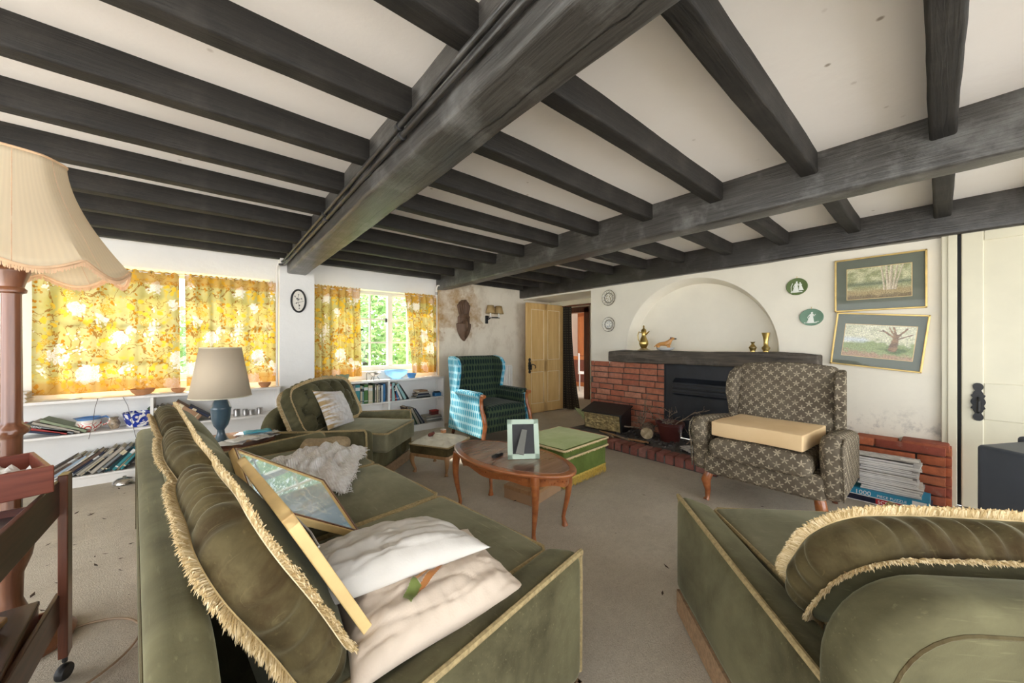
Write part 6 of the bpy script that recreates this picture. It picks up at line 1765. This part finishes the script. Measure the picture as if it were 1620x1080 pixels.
# ---------------------------------------------------------------- game boxes, magazines, television
def flatbox(name, label, cat, lo, hi, m_, lidm=None, group=None):
    t = thing(name, label, cat, ((lo[0] + hi[0]) / 2, (lo[1] + hi[1]) / 2, lo[2]), group=group)
    dx, dy, h = (hi[0] - lo[0]) / 2, (hi[1] - lo[1]) / 2, hi[2] - lo[2]
    G().b2((-dx + .002, -dy + .002, 0), (dx - .002, dy - .002, h * .9)).obj('tray', m_paper, t, smooth=0)
    G().b2((-dx, -dy, h * .12), (dx, dy, h)).obj('lid', m_, t, bevel=.002, smooth=0)
    return t
m_nav = M_('navy card', (.012, .014, .035), .4, .1)
m_cyan = M_('bright blue card', (.02, .25, .42), .4, .1)
m_wht = M_('white lettering', (.85, .84, .82), .6, 0.02)
m_redc = M_('red card', (.45, .02, .025), .4, .05)
b1 = flatbox('game_box', 'black board game box with red lettered panel, bottom of the pile by the brick ledge', 'box', (3.80, .04, .002), (4.07, .50, .050), m_nav)
G().b2((-.1362, -.20, .008), (-.134, .045, .045)).obj('red_panel', m_redc, b1, smooth=0)
text('lettering', 'SCRABBLE', .033, b1, m_wht, (-.1366, .035, .014), (0, -1, 0), (0, 0, 1))
b2_ = flatbox('puzzle_box', 'blue jigsaw puzzle box lettered in white, under the magazines by the brick ledge', 'box', (3.79, .05, .051), (4.06, .475, .102), m_cyan)
text('lettering', '1000', .045, b2_, m_wht, (-.1362, .165, .010), (0, -1, 0), (0, 0, 1))
text('lettering', 'PIECE PUZZLE', .024, b2_, m_wht, (-.1362, .045, .014), (0, -1, 0), (0, 0, 1))
G().b2((-.1356, -.20, .008), (-.134, -.13, .045)).obj('pale_panel', m_wht, b2_, smooth=0)
rr = random.Random(21)
mags = [M_('magazine ' + str(i), c, .55, .2, 20) for i, c in enumerate(((.62, .60, .58), (.45, .43, .42), (.70, .68, .66), (.30, .28, .27), (.55, .50, .44)))]
z_ = .103
for i in range(17):
    h = rr.uniform(.010, .017)
    w2, d2 = rr.uniform(.20, .225), rr.uniform(.28, .33)
    g = G().b2((-w2 / 2, -d2 / 2, 0), (w2 / 2, d2 / 2, h * .16), 0).b2((-w2 / 2, -d2 / 2, h * .84), (w2 / 2, d2 / 2, h * .97), 0).b2((-w2 / 2 + .002, -d2 / 2 + .002, h * .16), (w2 / 2 - .002, d2 / 2 - .002, h * .84), 1)
    o = g.obj('magazine', [mags[i % 5], m_paper], smooth=0, loc=(3.93 + rr.uniform(-.012, .012), .26 + rr.uniform(-.02, .02), z_)); o.rotation_euler = (0, 0, R(rr.uniform(-5, 5)))
    tag(o, f'magazine, {nth(i)} from the bottom of the stack on the blue puzzle box', 'magazine', 'magazines stacked by the brick ledge')
    z_ += h + .0004
tvn = thing('newspaper', 'folded newspaper with small photo panel topping the magazine stack', 'newspaper', (3.93, .26, z_), R(3))
G().grid(lambda u, v: ((u - .5) * .22, (v - .5) * .33, .002 + .010 * (1 - u) + .003 * nz(u * 4, v * 4)), 10, 14).obj('pages', m_newsprint, tvn, smooth=30)
G().grid(lambda u, v: (-.03 + (u - .5) * .10, -.11 + (v - .5) * .09, .0085 + .010 * (.6 - u * .45)), 4, 4).obj('photo_panel', m_paper, tvn, smooth=30)

TV = thing('television', 'grey bulky old television right of the brick ledge, seen from the side', 'television', (3.42, -.42, .17), R(-128))
G().rbox((0, .20, .24), (.56, .12, .48), .02, (2, 2, 2)).obj('bezel', m_tv, TV)
G().prism([(-.26, .15), (.26, .15), (.20, -.22), (-.20, -.22)], .02, .455, 'xy').obj('casing', m_tv, TV, bevel=.02, seg=3, smooth=40)
G().rbox((0, .258, .26), (.46, .02, .36), .009, (4, 1, 4)).obj('screen', M_('dark glass', (.02, .022, .024), .08, .05), TV)
TS_ = thing('television_stand', 'low dark stand beneath the grey television', 'stand', (3.42, -.42, 0), R(-128))
G().b2((-.28, -.22, .13), (.28, .22, .168)).obj('top', m_mahog, TS_, bevel=.004)
for sx in (-.25, .25):
    for sy in (-.19, .19): G().b2((sx - .02, sy - .02, 0), (sx + .02, sy + .02, .131)).obj('leg', m_mahog, TS_)

# box under the coffee table, doorway curtain, cushion by the log box, leaf litter
t = thing('cardboard_box', 'flat brown box on the carpet beneath the oval table', 'box', (1.98, 2.10, 0), R(12))
G().b2((-.20, -.14, 0), (.20, .14, .10)).obj('body', M_('brown card', (.40, .25, .14), .8, .1), t, bevel=.003); G().b2((-.202, -.142, .075), (.202, .142, .104)).obj('lid', m_oak, t, bevel=.003)
t = thing('door_curtain', 'dark spotted curtain hanging at the hinge side of the doorway', 'curtain', (4.93, 4.36, 0))
g = G(); uvs = []
def dc(u, v):
    e = 1 - v; x = .02 + .03 * math.sin(u * 4 * PI); y = .10 - (.16 + .20 * e * e) * u
    uvs.append((u * .5, v * 1.9)); return (x + .05 * u, y, .02 + 1.86 * v)
g.grid(dc, 50, 30); g.uv = uvs
g.obj('cloth', m_darkcloth, t, fixn=False, smooth=180)
G().tube([(.03, .16, 1.885), (.03, -.80, 1.885)], .012, 8).obj('pole', m_mahog, t)
p = pillow('floor_cushion', .36, .30, .12, m_velvet_lime, 13, .006)
tag(p, 'pale green cushion tucked between ottoman and log box', 'cushion'); frame(p, (.6, .8, 0), Vector((-.5, .4, .77)).normalized(), Vector((.616, -.462, .64)).normalized(), (4.12, 3.33, .13))
rr = random.Random(77); g = G()
for i in range(70):
    x, y = rr.choice(((rr.uniform(-.75, -.3), rr.uniform(2.6, 4.4)), (rr.uniform(1.0, 3.2), rr.uniform(.6, 3.4)), (rr.uniform(-.7, -.3), rr.uniform(1.2, 4.5))))
    s_ = rr.uniform(.004, .013); a = rr.uniform(0, 6)
    u = Vector((math.cos(a), math.sin(a), .1)); v = Vector((-math.sin(a), math.cos(a), .15)); c = Vector((x, y, .007))
    g.add([c - u * s_ * 1.6, c + v * s_ * .6, c + u * s_ * 1.6 + Vector((0, 0, .004)), c - v * s_ * .6], [(0, 1, 2, 3)])
tag(g.obj('leaf_litter', M_('dead leaves', (.06, .035, .02), .9, .4, 20), smooth=0, fixn=False), 'dead leaf crumbs scattered over the carpet', 'litter', kind='stuff')
